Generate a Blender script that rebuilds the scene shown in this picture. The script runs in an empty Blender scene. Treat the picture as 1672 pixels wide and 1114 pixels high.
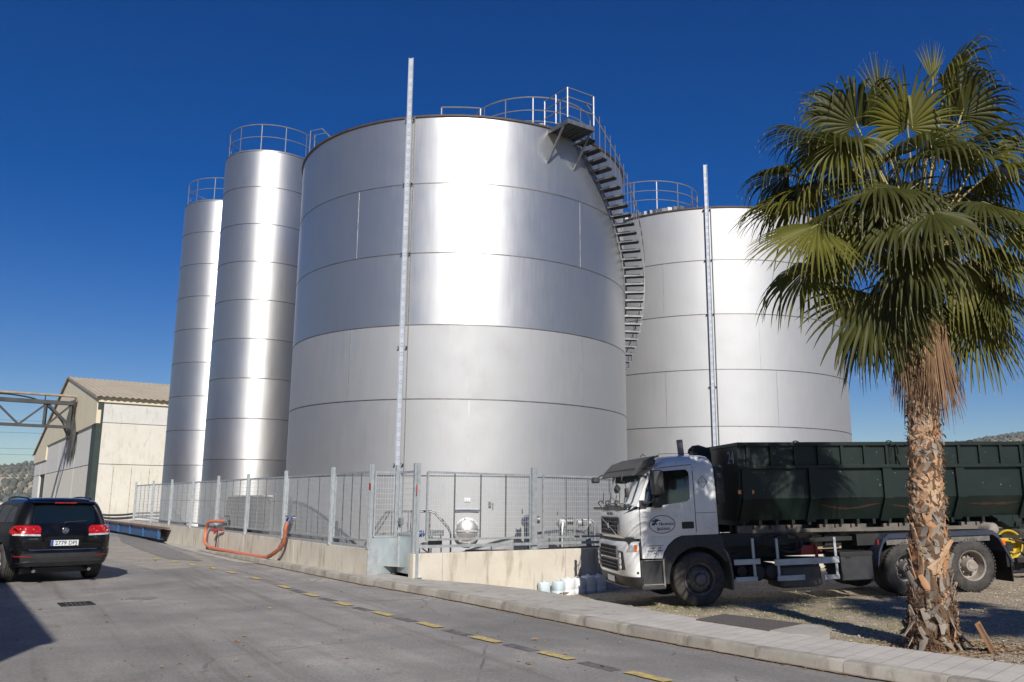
import bpy, math, random
from mathutils import Vector as V, Matrix, noise
from mathutils.bvhtree import BVHTree
from math import sin, cos, tan, pi, radians as R, sqrt, atan2, hypot, floor

# ------------------------------------------------------------------ camera, sky, sun
SC = bpy.context.scene
COL = SC.collection
F, PITCH, ROLL, CAMH = 1380.0, math.atan(263/1380.0), R(.5), 1.7
fw = V((0, cos(PITCH), sin(PITCH))); up0 = V((0, -sin(PITCH), cos(PITCH))); rt0 = V((1, 0, 0))
rt = rt0*cos(ROLL) + up0*sin(ROLL); up = -rt0*sin(ROLL) + up0*cos(ROLL)
cd = bpy.data.cameras.new('camera'); cam = bpy.data.objects.new('camera', cd); COL.objects.link(cam)
cd.sensor_width = 36; cd.lens = 36*F/1672; cd.clip_start = .05; cd.clip_end = 6000
m = Matrix((rt, up, -fw)).transposed().to_4x4(); m.translation = (0, 0, CAMH); cam.matrix_world = m
SC.camera = cam
SUN_EL, SUN_AZ = R(32), R(172)
sd = V((sin(SUN_AZ)*cos(SUN_EL), cos(SUN_AZ)*cos(SUN_EL), sin(SUN_EL)))
W = bpy.data.worlds.new('World'); SC.world = W; W.use_nodes = True
wn = W.node_tree; wn.nodes.clear()
sky = wn.nodes.new('ShaderNodeTexSky'); sky.sky_type = 'NISHITA'; sky.sun_disc = False
sky.sun_elevation = SUN_EL; sky.sun_rotation = SUN_AZ; sky.altitude = 700; sky.air_density = 1.0; sky.dust_density = .15; sky.ozone_density = 3.2
bg = wn.nodes.new('ShaderNodeBackground'); bg.inputs[1].default_value = .064
wo = wn.nodes.new('ShaderNodeOutputWorld')
hs = wn.nodes.new('ShaderNodeHueSaturation'); hs.inputs['Saturation'].default_value = 1.45; hs.inputs['Value'].default_value = 1.02; hs.inputs['Hue'].default_value = .519
wn.links.new(sky.outputs[0], hs.inputs['Color']); wn.links.new(hs.outputs[0], bg.inputs[0]); wn.links.new(bg.outputs[0], wo.inputs[0])
sl = bpy.data.lights.new('sun', 'SUN'); sl.energy = 4.9; sl.angle = R(.53); sl.color = (1, .95, .87)
sun = bpy.data.objects.new('sun', sl); COL.objects.link(sun); sun.rotation_euler = sd.to_track_quat('Z', 'Y').to_euler()
SC.view_settings.view_transform = 'Standard'; SC.view_settings.look = 'None'
SC.view_settings.exposure = 0.12; SC.view_settings.gamma = 1.0

# ------------------------------------------------------------------ materials
def srgb(r, g, b):
    f = lambda c: c/12.92/255 if c <= 10 else ((c/255+.055)/1.055)**2.4
    return (f(r), f(g), f(b), 1)
MATS = {}
class NT:
    def __init__(s, name):
        s.m = bpy.data.materials.new(name); s.m.use_nodes = True; s.t = s.m.node_tree; s.n = s.t.nodes
        s.b = s.n['Principled BSDF']; s.tc = s.n.new('ShaderNodeTexCoord'); MATS[name] = s.m
    def link(s, a, b): s.t.links.new(a, b)
    def map(s, scale=(1, 1, 1), src='Object', rot=(0, 0, 0)):
        mp = s.n.new('ShaderNodeMapping'); mp.inputs['Rotation'].default_value = rot; s.link(s.tc.outputs[src], mp.inputs[0])
        m2 = s.n.new('ShaderNodeMapping'); m2.inputs['Scale'].default_value = scale; s.link(mp.outputs[0], m2.inputs[0]); return m2.outputs[0]
    def noise(s, scale, vec=None, detail=4, rough=.55, dist=0):
        x = s.n.new('ShaderNodeTexNoise'); x.inputs['Scale'].default_value = scale; x.inputs['Detail'].default_value = detail
        x.inputs['Roughness'].default_value = rough; x.inputs['Distortion'].default_value = dist
        s.link(vec if vec is not None else s.map(), x.inputs['Vector']); return x.outputs[0]
    def voro(s, scale, vec=None, feat='F1', out=0):
        x = s.n.new('ShaderNodeTexVoronoi'); x.inputs['Scale'].default_value = scale; x.feature = feat
        s.link(vec if vec is not None else s.map(), x.inputs['Vector']); return x.outputs[out]
    def ramp(s, fac, stops):
        x = s.n.new('ShaderNodeValToRGB'); e = x.color_ramp.elements
        while len(e) < len(stops): e.new(.5)
        for i, (p, c) in enumerate(stops):
            e[i].position = p; e[i].color = c if isinstance(c, tuple) else (c, c, c, 1)
        s.link(fac, x.inputs[0]); return x.outputs[0]
    def mix(s, fac, a, b, mode='MIX'):
        x = s.n.new('ShaderNodeMix'); x.data_type = 'RGBA'; x.blend_type = mode
        for v, i in ((fac, 0), (a, 6), (b, 7)):
            if isinstance(v, (int, float)) and i: v = (v, v, v, 1)
            if isinstance(v, (int, float, tuple)): x.inputs[i].default_value = v
            else: s.link(v, x.inputs[i])
        return x.outputs[2]
    def math(s, op, a, b=0, c=None):
        x = s.n.new('ShaderNodeMath'); x.operation = op
        for i, v in enumerate((a, b) if c is None else (a, b, c)):
            if isinstance(v, (int, float)): x.inputs[i].default_value = v
            else: s.link(v, x.inputs[i])
        return x.outputs[0]
    def sep(s, vec=None):
        x = s.n.new('ShaderNodeSeparateXYZ'); s.link(vec if vec is not None else s.tc.outputs['Object'], x.inputs[0]); return x.outputs
    def col(s, c): 
        if isinstance(c, tuple): s.b.inputs['Base Color'].default_value = c
        else: s.link(c, s.b.inputs['Base Color'])
    def set(s, **k):
        nm = dict(rough='Roughness', metal='Metallic', spec='Specular IOR Level', coat='Coat Weight', ior='IOR', trans='Transmission Weight', aniso='Anisotropic', coatr='Coat Roughness')
        for a, v in k.items():
            i = s.b.inputs[nm[a]]
            if isinstance(v, (int, float)): i.default_value = v
            else: s.link(v, i)
    def bump(s, h, strength=.3, dist=.01):
        x = s.n.new('ShaderNodeBump'); x.inputs['Strength'].default_value = strength; x.inputs['Distance'].default_value = dist
        s.link(h, x.inputs['Height']); s.link(x.outputs[0], s.b.inputs['Normal']); return x

def pbr(name, c1, c2=None, scale=3, rough=.6, metal=0, bump=0, bscale=60, stretch=(1, 1, 1), lo=.35, hi=.65, dirt=None, **k):
    t = NT(name)
    if c2 is None: c2 = tuple(x*.8 for x in c1[:3])+(1,)
    vec = t.map(stretch)
    c = t.ramp(t.noise(scale, vec, 6), [(lo, c1), (hi, c2)])
    if dirt:
        c = t.mix(t.ramp(t.noise(scale*4.3, vec, 8, .65), [(.52, 0.), (.72, dirt[0])]), c, dirt[1])
    t.col(c); t.set(rough=rough, metal=metal, **k)
    if bump: t.bump(t.noise(bscale, vec, 4), bump, .01)
    return t.m

def metal_sheet(name, c, r0, r1, aniso, tone, tint, z0=0.0, dull=1.0):
    t = NT(name); o = t.sep()
    course = t.math('FLOOR', t.math('DIVIDE', t.math('SUBTRACT', o[2], z0), tone[0]))
    wn_ = t.n.new('ShaderNodeTexWhiteNoise'); wn_.noise_dimensions = '1D'; t.link(course, wn_.inputs['W'])
    cv = wn_.outputs[0]
    ang = t.math('ARCTAN2', o[0], o[1])
    cmb = t.n.new('ShaderNodeCombineXYZ'); t.link(t.math('MULTIPLY', ang, 6), cmb.inputs[0]); t.link(t.math('MULTIPLY', o[2], .06), cmb.inputs[1]); t.link(cv, cmb.inputs[2])
    st = t.noise(14, cmb.outputs[0], 6, .7)
    cm2 = t.n.new('ShaderNodeCombineXYZ'); t.link(t.math('MULTIPLY', ang, 5), cm2.inputs[0]); t.link(t.math('MULTIPLY', o[2], .9), cm2.inputs[1]); t.link(cv, cm2.inputs[2])
    cl = t.noise(1.3, cm2.outputs[0], 5, .6)
    base = t.mix(t.ramp(st, [(.3, 0.), (.7, 1.)]), tuple(x*.93 for x in c[:3])+(1,), c)
    base = t.mix(t.math('MULTIPLY', t.ramp(st, [(.62, 0.), (.8, 1.)]), .35), base, tint)
    base = t.mix(t.math('MULTIPLY', t.ramp(cl, [(.5, 0.), (.75, 1.)]), .25), base, tint)
    run = t.noise(26, cmb.outputs[0], 3, .6); base = t.mix(t.math('MULTIPLY', t.ramp(run, [(.60, 0.), (.68, 1.)]), .3), base, tint)
    t.col(base)
    rr = t.math('ADD', t.math('MULTIPLY', cv, tone[1]), r0)
    rr = t.math('ADD', rr, t.math('MULTIPLY', st, r1)); rr = t.math('ADD', rr, t.math('MULTIPLY', cl, r1))
    t.set(rough=rr, metal=dull, aniso=aniso)
    if aniso:
        t.b.inputs['Anisotropic Rotation'].default_value = .25
        tg = t.n.new('ShaderNodeTangent'); tg.direction_type = 'RADIAL'; tg.axis = 'Z'; t.link(tg.outputs[0], t.b.inputs['Tangent'])
    h = t.math('ADD', t.math('MULTIPLY', st, .12), t.math('MULTIPLY', t.noise(.55, t.map((1, 1, .8)), 2), 3.0))
    t.bump(h, .5, .014)
    return t.m

M = MATS
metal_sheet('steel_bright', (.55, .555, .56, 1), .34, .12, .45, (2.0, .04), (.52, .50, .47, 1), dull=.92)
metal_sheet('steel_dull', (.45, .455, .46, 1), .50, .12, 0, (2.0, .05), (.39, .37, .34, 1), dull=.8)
metal_sheet('steel_silo', (.56, .555, .55, 1), .35, .10, .4, (1.55, .06), (.46, .42, .38, 1), dull=.95)
metal_sheet('steel_pale', (.47, .475, .485, 1), .50, .10, 0, (2.0, .05), (.50, .48, .45, 1), dull=.75)
pbr('seam_dark', (.14, .135, .13, 1), (.22, .21, .2, 1), 3, .5, .8)
pbr('seam_light', (.35, .35, .35, 1), (.5, .5, .5, 1), 4, .45, .8)
pbr('rim_dark', (.05, .03, .022, 1), (.09, .06, .045, 1), 2, .6)
pbr('galv', (.42, .46, .48, 1), (.56, .59, .6, 1), 9, .45, .55, .15, 30)
pbr('wire_bright', (.46, .49, .51, 1), (.56, .58, .60, 1), 9, .4, .2)
pbr('galv_sheet', (.40, .46, .48, 1), (.55, .60, .61, 1), 4, .42, .5, .1, 12, (1, 1, .4))
pbr('galv_dark', (.16, .175, .18, 1), (.25, .26, .26, 1), 9, .5, .5)
pbr('rail_steel', (.22, .22, .22, 1), (.28, .275, .27, 1), 6, .5, .5)
pbr('tread_steel', (.13, .14, .15, 1), (.2, .21, .22, 1), 6, .5, .6, .3, 80)
pbr('gauge_white', (.48, .50, .54, 1), (.40, .43, .47, 1), 1.5, .4)
pbr('gauge_mark', (.28, .34, .50, 1), (.36, .42, .56, 1), 1.5, .5)
pbr('red_paint', (.45, .04, .03, 1), None, 5, .5)
pbr('orange_hose', (.66, .22, .12, 1), (.52, .16, .09, 1), 9, .6, 0, .1, 20)
pbr('brown_hose', (.30, .085, .04, 1), (.42, .14, .07, 1), 14, .5, 0, .2, 40)
pbr('black_rubber', (.018, .018, .019, 1), (.03, .03, .03, 1), 6, .6)
pbr('blue_steel', (.018, .075, .19, 1), (.028, .10, .24, 1), 2, .5, 0, .1, 30, dirt=(.7, (.10, .06, .04, 1)))
pbr('rust_plate', (.10, .045, .03, 1), (.16, .08, .05, 1), 5, .7, 0, .2, 40)
pbr('pump_blue', (.02, .09, .3, 1), None, 5, .4)
pbr('chrome', (.75, .75, .76, 1), (.65, .65, .66, 1), 5, .12, 1)
pbr('lid_steel', (.62, .60, .58, 1), (.5, .48, .46, 1), 5, .42, .9, .1, 20)
pbr('cabinet_grey', (.085, .085, .08, 1), (.12, .115, .11, 1), 3, .6)
pbr('wood', (.36, .20, .09, 1), (.25, .12, .05, 1), 3, .6, 0, .2, 30, (1, 1, .1))

def conc(name, c1, c2, stain, zs=.2):
    t = NT(name)
    a = t.noise(1.3, None, 7, .65); c = t.ramp(a, [(.35, c1), (.68, c2)])
    v = t.noise(5, t.map((1, 1, zs)), 6, .6)
    c = t.mix(t.math('MULTIPLY', t.ramp(v, [(.53, 0.), (.72, 1.)]), .8), c, stain)
    c = t.mix(t.math('MULTIPLY', t.ramp(t.noise(90, None, 2), [(.45, 0.), (.6, 1.)]), .12), c, .08)
    t.col(c); t.set(rough=.85); t.bump(t.noise(45, None, 5, .6), .25, .01)
    return t
conc('wall_concrete', srgb(212, 205, 190), srgb(196, 188, 173), srgb(144, 128, 106))
conc('kerb_concrete', srgb(174, 168, 157), srgb(142, 136, 126), srgb(104, 94, 80), .4)
conc('slab_concrete', srgb(184, 179, 170), srgb(164, 159, 150), srgb(132, 124, 112), 1)
conc('panel_cream', srgb(212, 208, 196), srgb(205, 199, 184), srgb(192, 182, 162), .3)
conc('panel_white', srgb(205, 204, 198), srgb(198, 196, 188), srgb(180, 176, 164), .3)
pbr('cream_metal', srgb(212, 200, 172), srgb(205, 193, 164), .6, .55)
pbr('green_dark', (.018, .032, .026, 1), (.03, .045, .038, 1), 3, .6)

# asphalt: laid out along the street
def asphalt():
    t = NT('asphalt'); v = t.map((1, 1, 1), rot=(0, 0, R(-33.7)))
    a = t.noise(.35, v, 8, .68); c = t.ramp(a, [(.34, srgb(118, 115, 112)), (.5, srgb(140, 136, 132)), (.66, srgb(162, 157, 151))])
    lane = t.noise(.9, t.map((1, .045, 1), rot=(0, 0, R(-33.7))), 6, .6)
    trk = t.noise(2.6, t.map((1, .03, 1), rot=(0, 0, R(-30))), 5, .65)
    c = t.mix(t.math('MULTIPLY', t.ramp(lane, [(.36, 1.), (.55, 0.)]), .55), c, srgb(112, 110, 108))
    c = t.mix(t.math('MULTIPLY', t.ramp(lane, [(.6, 0.), (.72, 1.)]), .4), c, srgb(172, 162, 148))
    c = t.mix(t.math('MULTIPLY', t.ramp(trk, [(.54, 0.), (.66, 1.)]), .5), c, srgb(104, 95, 88))
    st = t.noise(1.7, None, 8, .72, .4)
    c = t.mix(t.math('MULTIPLY', t.ramp(st, [(.57, 0.), (.70, 1.)]), .65), c, srgb(112, 96, 86))
    dust = t.noise(.8, None, 9, .75, .8)
    c = t.mix(t.math('MULTIPLY', t.ramp(dust, [(.58, 0.), (.72, 1.)]), .45), c, srgb(186, 176, 160))
    sp = t.noise(140, None, 3, .7); c = t.mix(.5, c, t.ramp(sp, [(.32, .18), (.68, .85)]), 'OVERLAY'); c = t.mix(.4, c, t.ramp(t.noise(28, None, 5, .75), [(.35, .2), (.65, .8)]), 'OVERLAY')
    sp2 = t.voro(9, None, 'F1'); c = t.mix(t.math('MULTIPLY', t.math('LESS_THAN', sp2, .055), .6), c, .05)
    ck = t.voro(.33, t.mix(.25, t.map(), t.noise(1.2, None, 6)), 'DISTANCE_TO_EDGE')
    ckm = t.math('MULTIPLY', t.math('LESS_THAN', ck, .0035), t.ramp(a, [(.45, 0.), (.55, 1.)]))
    c = t.mix(t.math('MULTIPLY', ckm, .55), c, .07)
    t.col(c); t.set(rough=.88)
    t.bump(t.math('ADD', t.noise(160, None, 3, .6), t.math('MULTIPLY', t.noise(3, None, 4), 2)), .35, .008)
asphalt()
pbr('asphalt_patch', srgb(116, 113, 111), srgb(132, 128, 124), 3, .85, 0, .3, 120, dirt=(.5, srgb(120, 112, 100)))
pbr('dash_dark', srgb(88, 88, 92), srgb(118, 114, 110), 6, .85, 0, .3, 120, lo=.42, hi=.62)
pbr('asphalt_pale', srgb(160, 153, 143), srgb(142, 136, 128), 1.2, .88, 0, .3, 100, dirt=(.6, srgb(110, 100, 88)))
def yellow():
    t = NT('road_yellow')
    w = t.noise(14, None, 8, .75)
    c = t.ramp(w, [(.42, srgb(208, 182, 88)), (.52, srgb(186, 168, 108)), (.58, srgb(152, 144, 128)), (.7, srgb(142, 136, 128))])
    t.col(c); t.set(rough=.8); t.bump(t.noise(150), .3, .006)
yellow()
def gravel():
    t = NT('gravel')
    big = t.noise(.55, None, 8, .7)
    c = t.ramp(big, [(.35, srgb(138, 122, 101)), (.5, srgb(164, 149, 126)), (.65, srgb(184, 171, 149))])
    cell = t.n.new('ShaderNodeTexVoronoi'); cell.inputs['Scale'].default_value = 34; t.link(t.map(), cell.inputs['Vector'])
    hue = t.ramp(t.sep(cell.outputs['Color'])[0], [(0., srgb(104, 92, 78)), (.35, srgb(150, 133, 110)), (.7, srgb(190, 175, 150)), (1., srgb(220, 210, 190))])
    c = t.mix(.55, c, hue)
    fine = t.noise(120, None, 4, .7); c = t.mix(.5, c, t.ramp(fine, [(.3, .2), (.7, .75)]), 'OVERLAY')
    t.col(c); t.set(rough=.95)
    t.bump(t.math('ADD', t.math('MULTIPLY', cell.outputs['Distance'], -1.2), t.noise(60, None, 5, .7)), .8, .02)
gravel()
def tiles():
    t = NT('paving_tiles'); v = t.map((1, 1, 1), rot=(0, 0, R(-47)))
    o = t.sep(v)
    def groove(x, sp, w):
        f = t.math('FRACT', t.math('DIVIDE', x, sp)); return t.math('LESS_THAN', f, w/sp)
    # along-street coordinate is y after rotation
    g1 = groove(t.math('ADD', o[1], 50), .2, .012); g2 = groove(t.math('ADD', o[0], 50), .2, .012)
    g3 = groove(t.math('ADD', o[1], 50.05), .1, .006)
    base = t.ramp(t.noise(2.2, None, 7, .65), [(.35, srgb(202, 197, 189)), (.65, srgb(186, 181, 173))])
    g = t.math('MAXIMUM', t.math('MULTIPLY', g1, .75), t.math('MULTIPLY', g2, .22)); g = t.math('MAXIMUM', g, t.math('MULTIPLY', g3, .08))
    # joints pick out only the tiled stretch nearer than the plain concrete
    c = t.mix(t.math('MULTIPLY', g, .6), base, srgb(92, 82, 72))
    c = t.mix(t.math('MULTIPLY', t.ramp(t.noise(7, None, 7, .7), [(.58, 0.), (.75, 1.)]), .4), c, srgb(120, 108, 92))
    c = t.mix(.3, c, t.ramp(t.noise(130, None, 3), [(.3, .2), (.7, .5)]), 'OVERLAY')
    t.col(c); t.set(rough=.85); t.bump(t.math('SUBTRACT', t.math('MULTIPLY', t.noise(60), .4), g), .5, .006)
tiles()
def ribroof():
    t = NT('ribbed_roof'); t.col(t.ramp(t.noise(.7), [(.3, srgb(182, 170, 148)), (.7, srgb(168, 155, 133))])); t.set(rough=.6)
ribroof()
pbr('field', srgb(120, 110, 92), srgb(98, 92, 76), .05, .95)
pbr('hill_soil', srgb(196, 178, 150), srgb(168, 152, 128), .02, .95, lo=.4, hi=.6)
pbr('olive', (.075, .085, .072, 1), (.115, .12, .10, 1), .2, .9)
pbr('grass', (.15, .19, .05, 1), (.26, .25, .10, 1), 3, .8)
pbr('litter', (.16, .10, .055, 1), (.30, .21, .12, 1), 20, .9)
pbr('pebble', srgb(150, 138, 118), srgb(190, 180, 160), 6, .9)
pbr('hardware_black', (.01, .01, .01, 1), (.02, .02, .02, 1), 8, .4)
# vehicles
pbr('paint_black', (.0022, .0024, .0034, 1), (.0035, .0037, .0045, 1), .8, .3, 0, 0, coat=.65, coatr=.04, spec=.15, dirt=(.25, (.03, .027, .024, 1)))
pbr('plastic_grey', (.022, .023, .025, 1), (.032, .033, .035, 1), 6, .55, 0, .1, 200)
pbr('glass_dark', (.004, .007, .007, 1), (.006, .010, .009, 1), 1, .05, 0, 0, coat=1, spec=.6, coatr=.02)
pbr('glass_side', (.01, .018, .024, 1), (.02, .03, .036, 1), 1, .04, 0, 0, coat=1, spec=.8, coatr=.02)
pbr('glass_screen', (.055, .085, .08, 1), (.10, .14, .125, 1), 1.3, .07, 0, 0, coat=1, spec=.8, coatr=.02)
pbr('lamp_red', (.50, .008, .008, 1), (.25, .004, .004, 1), 22, .18, 0, .6, 30, coat=1)
pbr('lamp_clear', (.5, .5, .5, 1), (.75, .75, .75, 1), 18, .12, .3, .4, 25, coat=1)
pbr('lamp_orange', (.75, .13, .02, 1), None, 18, .25, coat=1)
pbr('reflector_red', (.20, .012, .01, 1), None, 18, .3)
pbr('plate_white', (.70, .72, .72, 1), (.62, .64, .65, 1), 9, .4)
pbr('plate_blue', (.02, .07, .40, 1), None, 9, .4)
pbr('ink', (.012, .013, .02, 1), None, 9, .5)
pbr('ink_blue', (.02, .03, .06, 1), None, 9, .5)
pbr('ink_pale', (.42, .45, .46, 1), (.30, .33, .34, 1), 19, .5)
pbr('paint_white', (.80, .80, .78, 1), (.73, .73, .71, 1), .9, .3, 0, 0, coat=.5, coatr=.1, dirt=(.4, (.36, .33, .28, 1)))
pbr('alu_guard', (.55, .57, .58, 1), (.42, .43, .44, 1), 3, .4, .4, 0, 30, dirt=(.5, (.22, .2, .18, 1)))
pbr('container_green', (.007, .015, .0125, 1), (.012, .021, .018, 1), 1.1, .45, 0, .1, 12, dirt=(.5, (.028, .028, .024, 1)), spec=.35)
pbr('container_rust', (.06, .024, .015, 1), (.018, .018, .015, 1), 5, .8, 0, .2, 40)
pbr('frame_dark', (.010, .010, .011, 1), (.022, .020, .018, 1), 3, .6, 0, .2, 40)
pbr('frame_dusty', (.17, .15, .125, 1), (.10, .088, .075, 1), 2.2, .8, 0, .3, 60)
pbr('gantry_grey', (.035, .038, .040, 1), (.065, .065, .06, 1), 1.2, .7)
pbr('frame_tan', (.36, .29, .20, 1), (.25, .20, .14, 1), 2.2, .75, 0, .2, 50)
pbr('fender_blue', (.022, .030, .055, 1), (.035, .042, .065, 1), 2, .45)
def tyre():
    t = NT('tyre'); t.col(t.ramp(t.noise(6, None, 7, .7), [(.35, (.022, .021, .020, 1)), (.7, (.075, .067, .058, 1))])); t.set(rough=.8)
    t.bump(t.noise(50), .3, .01)
tyre()
pbr('rim_grey', (.10, .095, .09, 1), (.17, .16, .15, 1), 9, .6, .2)
pbr('rim_dusty', (.22, .19, .165, 1), (.32, .28, .24, 1), 9, .7, .1)
pbr('rim_alloy', (.45, .46, .47, 1), (.35, .35, .36, 1), 9, .3, .8)
pbr('rim_yellow', (.55, .40, .03, 1), (.42, .30, .03, 1), 5, .5)
pbr('can_white', (.78, .80, .82, 1), (.70, .72, .74, 1), 5, .35)
pbr('can_blue', (.55, .66, .72, 1), (.62, .70, .75, 1), 5, .3)
# palm
pbr('frond_green', (.092, .094, .013, 1), (.135, .128, .024, 1), 1.7, .5, 0, 0, spec=.22)
pbr('frond_dark', (.040, .044, .010, 1), (.066, .067, .015, 1), 1.7, .5, 0, 0, spec=.22)
pbr('frond_tip', (.34, .28, .13, 1), (.24, .22, .09, 1), 6, .6)
pbr('frond_dead', (.27, .16, .085, 1), (.13, .07, .035, 1), 7, .8, stretch=(1, 1, .2))
pbr('petiole', (.22, .22, .07, 1), (.32, .24, .10, 1), 4, .5)
pbr('bark_fibre', (.085, .050, .030, 1), (.16, .10, .06, 1), 22, .95, 0, .9, 50, (1, 1, .3))
pbr('boot_orange', (.40, .18, .075, 1), (.46, .33, .21, 1), 6, .75, 0, .4, 40, (1, 1, .3))
pbr('boot_grey', (.20, .17, .14, 1), (.32, .275, .225, 1), 6, .85, 0, .4, 40, (1, 1, .3))
for n_ in ('frond_green', 'frond_dark'):   # leaves let some light through
    t_ = MATS[n_]; nt = t_.node_tree; b_ = nt.nodes['Principled BSDF']
    tr = nt.nodes.new('ShaderNodeBsdfTranslucent'); mx = nt.nodes.new('ShaderNodeMixShader'); mx.inputs[0].default_value = .22
    tr.inputs[0].default_value = (.13, .145, .018, 1)
    nt.links.new(b_.outputs[0], mx.inputs[1]); nt.links.new(tr.outputs[0], mx.inputs[2]); nt.links.new(mx.outputs[0], nt.nodes['Material Output'].inputs[0])

# ------------------------------------------------------------------ mesh builder
class MB:
    def __init__(s): s.v = []; s.f = []; s.mi = []; s.cur = 0; s.X = Matrix()
    def mat(s, i): s.cur = i; return s
    def add(s, vs, fs):
        o = len(s.v); X = s.X
        s.v += [tuple(X @ V(p)) for p in vs]
        for f in fs: s.f.append(tuple(i+o for i in f)); s.mi.append(s.cur)
        return s
    def box(s, c, d, rot=None):
        x, y, z = d[0]/2, d[1]/2, d[2]/2
        vs = [V((a*x, b*y, e*z)) for a in (-1, 1) for b in (-1, 1) for e in (-1, 1)]
        if rot is not None: vs = [rot @ p for p in vs]
        c = V(c)
        return s.add([p+c for p in vs], [(0, 1, 3, 2), (4, 6, 7, 5), (0, 4, 5, 1), (2, 3, 7, 6), (0, 2, 6, 4), (1, 5, 7, 3)])
    def box2(s, a, b):
        return s.box([(a[i]+b[i])/2 for i in range(3)], [abs(b[i]-a[i]) for i in range(3)])
    def bar(s, p, q, w, h, upv=(0, 0, 1)):
        p, q = V(p), V(q); d = (q-p); L = d.length
        if L < 1e-6: return s
        d.normalize(); u = V(upv)
        if abs(d.dot(u)) > .98: u = V((0, 1, 0))
        a = d.cross(u).normalized(); b = a.cross(d)
        vs = []
        for e in (p, q):
            for i, j in ((-1, -1), (1, -1), (1, 1), (-1, 1)): vs.append(e+a*(i*w/2)+b*(j*h/2))
        return s.add(vs, [(0, 1, 2, 3)[::-1], (4, 5, 6, 7), (0, 1, 5, 4), (1, 2, 6, 5), (2, 3, 7, 6), (3, 0, 4, 7)])
    def tube(s, pts, r, n=8, closed=False, cap=True):
        pts = [V(p) for p in pts]; N = len(pts); rs = r if isinstance(r, (list, tuple)) else [r]*N
        vs = []; prev = None
        for i, p in enumerate(pts):
            if closed: d = pts[(i+1) % N]-pts[i-1]
            else: d = pts[min(i+1, N-1)]-pts[max(i-1, 0)]
            d.normalize()
            if prev is None:
                u = V((0, 0, 1)) if abs(d.z) < .9 else V((1, 0, 0)); a = d.cross(u).normalized()
            else: a = (prev-d*prev.dot(d)).normalized()
            prev = a; b = d.cross(a)
            for k in range(n):
                t = 2*pi*k/n; vs.append(p+a*(cos(t)*rs[i])+b*(sin(t)*rs[i]))
        fs = []
        for i in range(N if closed else N-1):
            j = (i+1) % N
            for k in range(n): fs.append((i*n+k, i*n+(k+1) % n, j*n+(k+1) % n, j*n+k))
        if cap and not closed: fs += [tuple(range(n))[::-1], tuple((N-1)*n+k for k in range(n))]
        return s.add(vs, fs)
    def cyl(s, p, q, r, n=16, r2=None): return s.tube([p, q], [r, r if r2 is None else r2], n)
    def lathe(s, prof, n=32, axis='z', c=(0, 0, 0), a0=0, a1=2*pi, cap=False):
        full = abs(a1-a0-2*pi) < 1e-6; K = n if full else n+1; c = V(c); vs = []
        for (r, h) in prof:
            for k in range(K):
                t = a0+(a1-a0)*k/n
                p = {'z': (r*cos(t), r*sin(t), h), 'y': (r*cos(t), h, r*sin(t)), 'x': (h, r*cos(t), r*sin(t))}[axis]
                vs.append(V(p)+c)
        fs = []
        for i in range(len(prof)-1):
            for k in range(n):
                k2 = (k+1) % K; q = (i*K+k, i*K+k2, (i+1)*K+k2, (i+1)*K+k)
                fs.append(q)
        return s.add(vs, fs)
    def loft(s, rings, closed=True, cap=True):
        n = len(rings[0]); vs = [p for r_ in rings for p in r_]; fs = []
        for i in range(len(rings)-1):
            for k in range(n if closed else n-1):
                fs.append((i*n+k, i*n+(k+1) % n, (i+1)*n+(k+1) % n, (i+1)*n+k))
        if cap: fs += [tuple(range(n))[::-1], tuple((len(rings)-1)*n+k for k in range(n))]
        return s.add(vs, fs)
    def prism(s, poly, e0, e1, axis='y'):
        f = {'y': lambda a, b, e: (a, e, b), 'x': lambda a, b, e: (e, a, b), 'z': lambda a, b, e: (a, b, e)}[axis]
        n = len(poly)
        return s.add([f(a, b, e0) for a, b in poly]+[f(a, b, e1) for a, b in poly],
                     [tuple(range(n)), tuple(range(n, 2*n))[::-1]]+[(i, n+i, n+(i+1) % n, (i+1) % n) for i in range(n)])
    def build(s, name, mats, parent=None, smooth=30, bevel=0, loc=None, rz=None, fix=True):
        me = bpy.data.meshes.new(name); me.from_pydata(s.v, [], s.f)
        mats = mats if isinstance(mats, (list, tuple)) else [mats]
        for m_ in mats: me.materials.append(M[m_] if isinstance(m_, str) else m_)
        if any(s.mi): me.polygons.foreach_set('material_index', s.mi)
        me.update()
        if smooth:
            me.polygons.foreach_set('use_smooth', [True]*len(me.polygons)); me.set_sharp_from_angle(angle=R(smooth))
        o = bpy.data.objects.new(name, me); COL.objects.link(o)
        if parent: o.parent = parent
        if loc is not None: o.location = loc
        if rz is not None: o.rotation_euler.z = rz
        if bevel:
            b = o.modifiers.new('bevel', 'BEVEL'); b.width = bevel; b.segments = 2; b.limit_method = 'ANGLE'; b.angle_limit = R(40)
        return o

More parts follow.
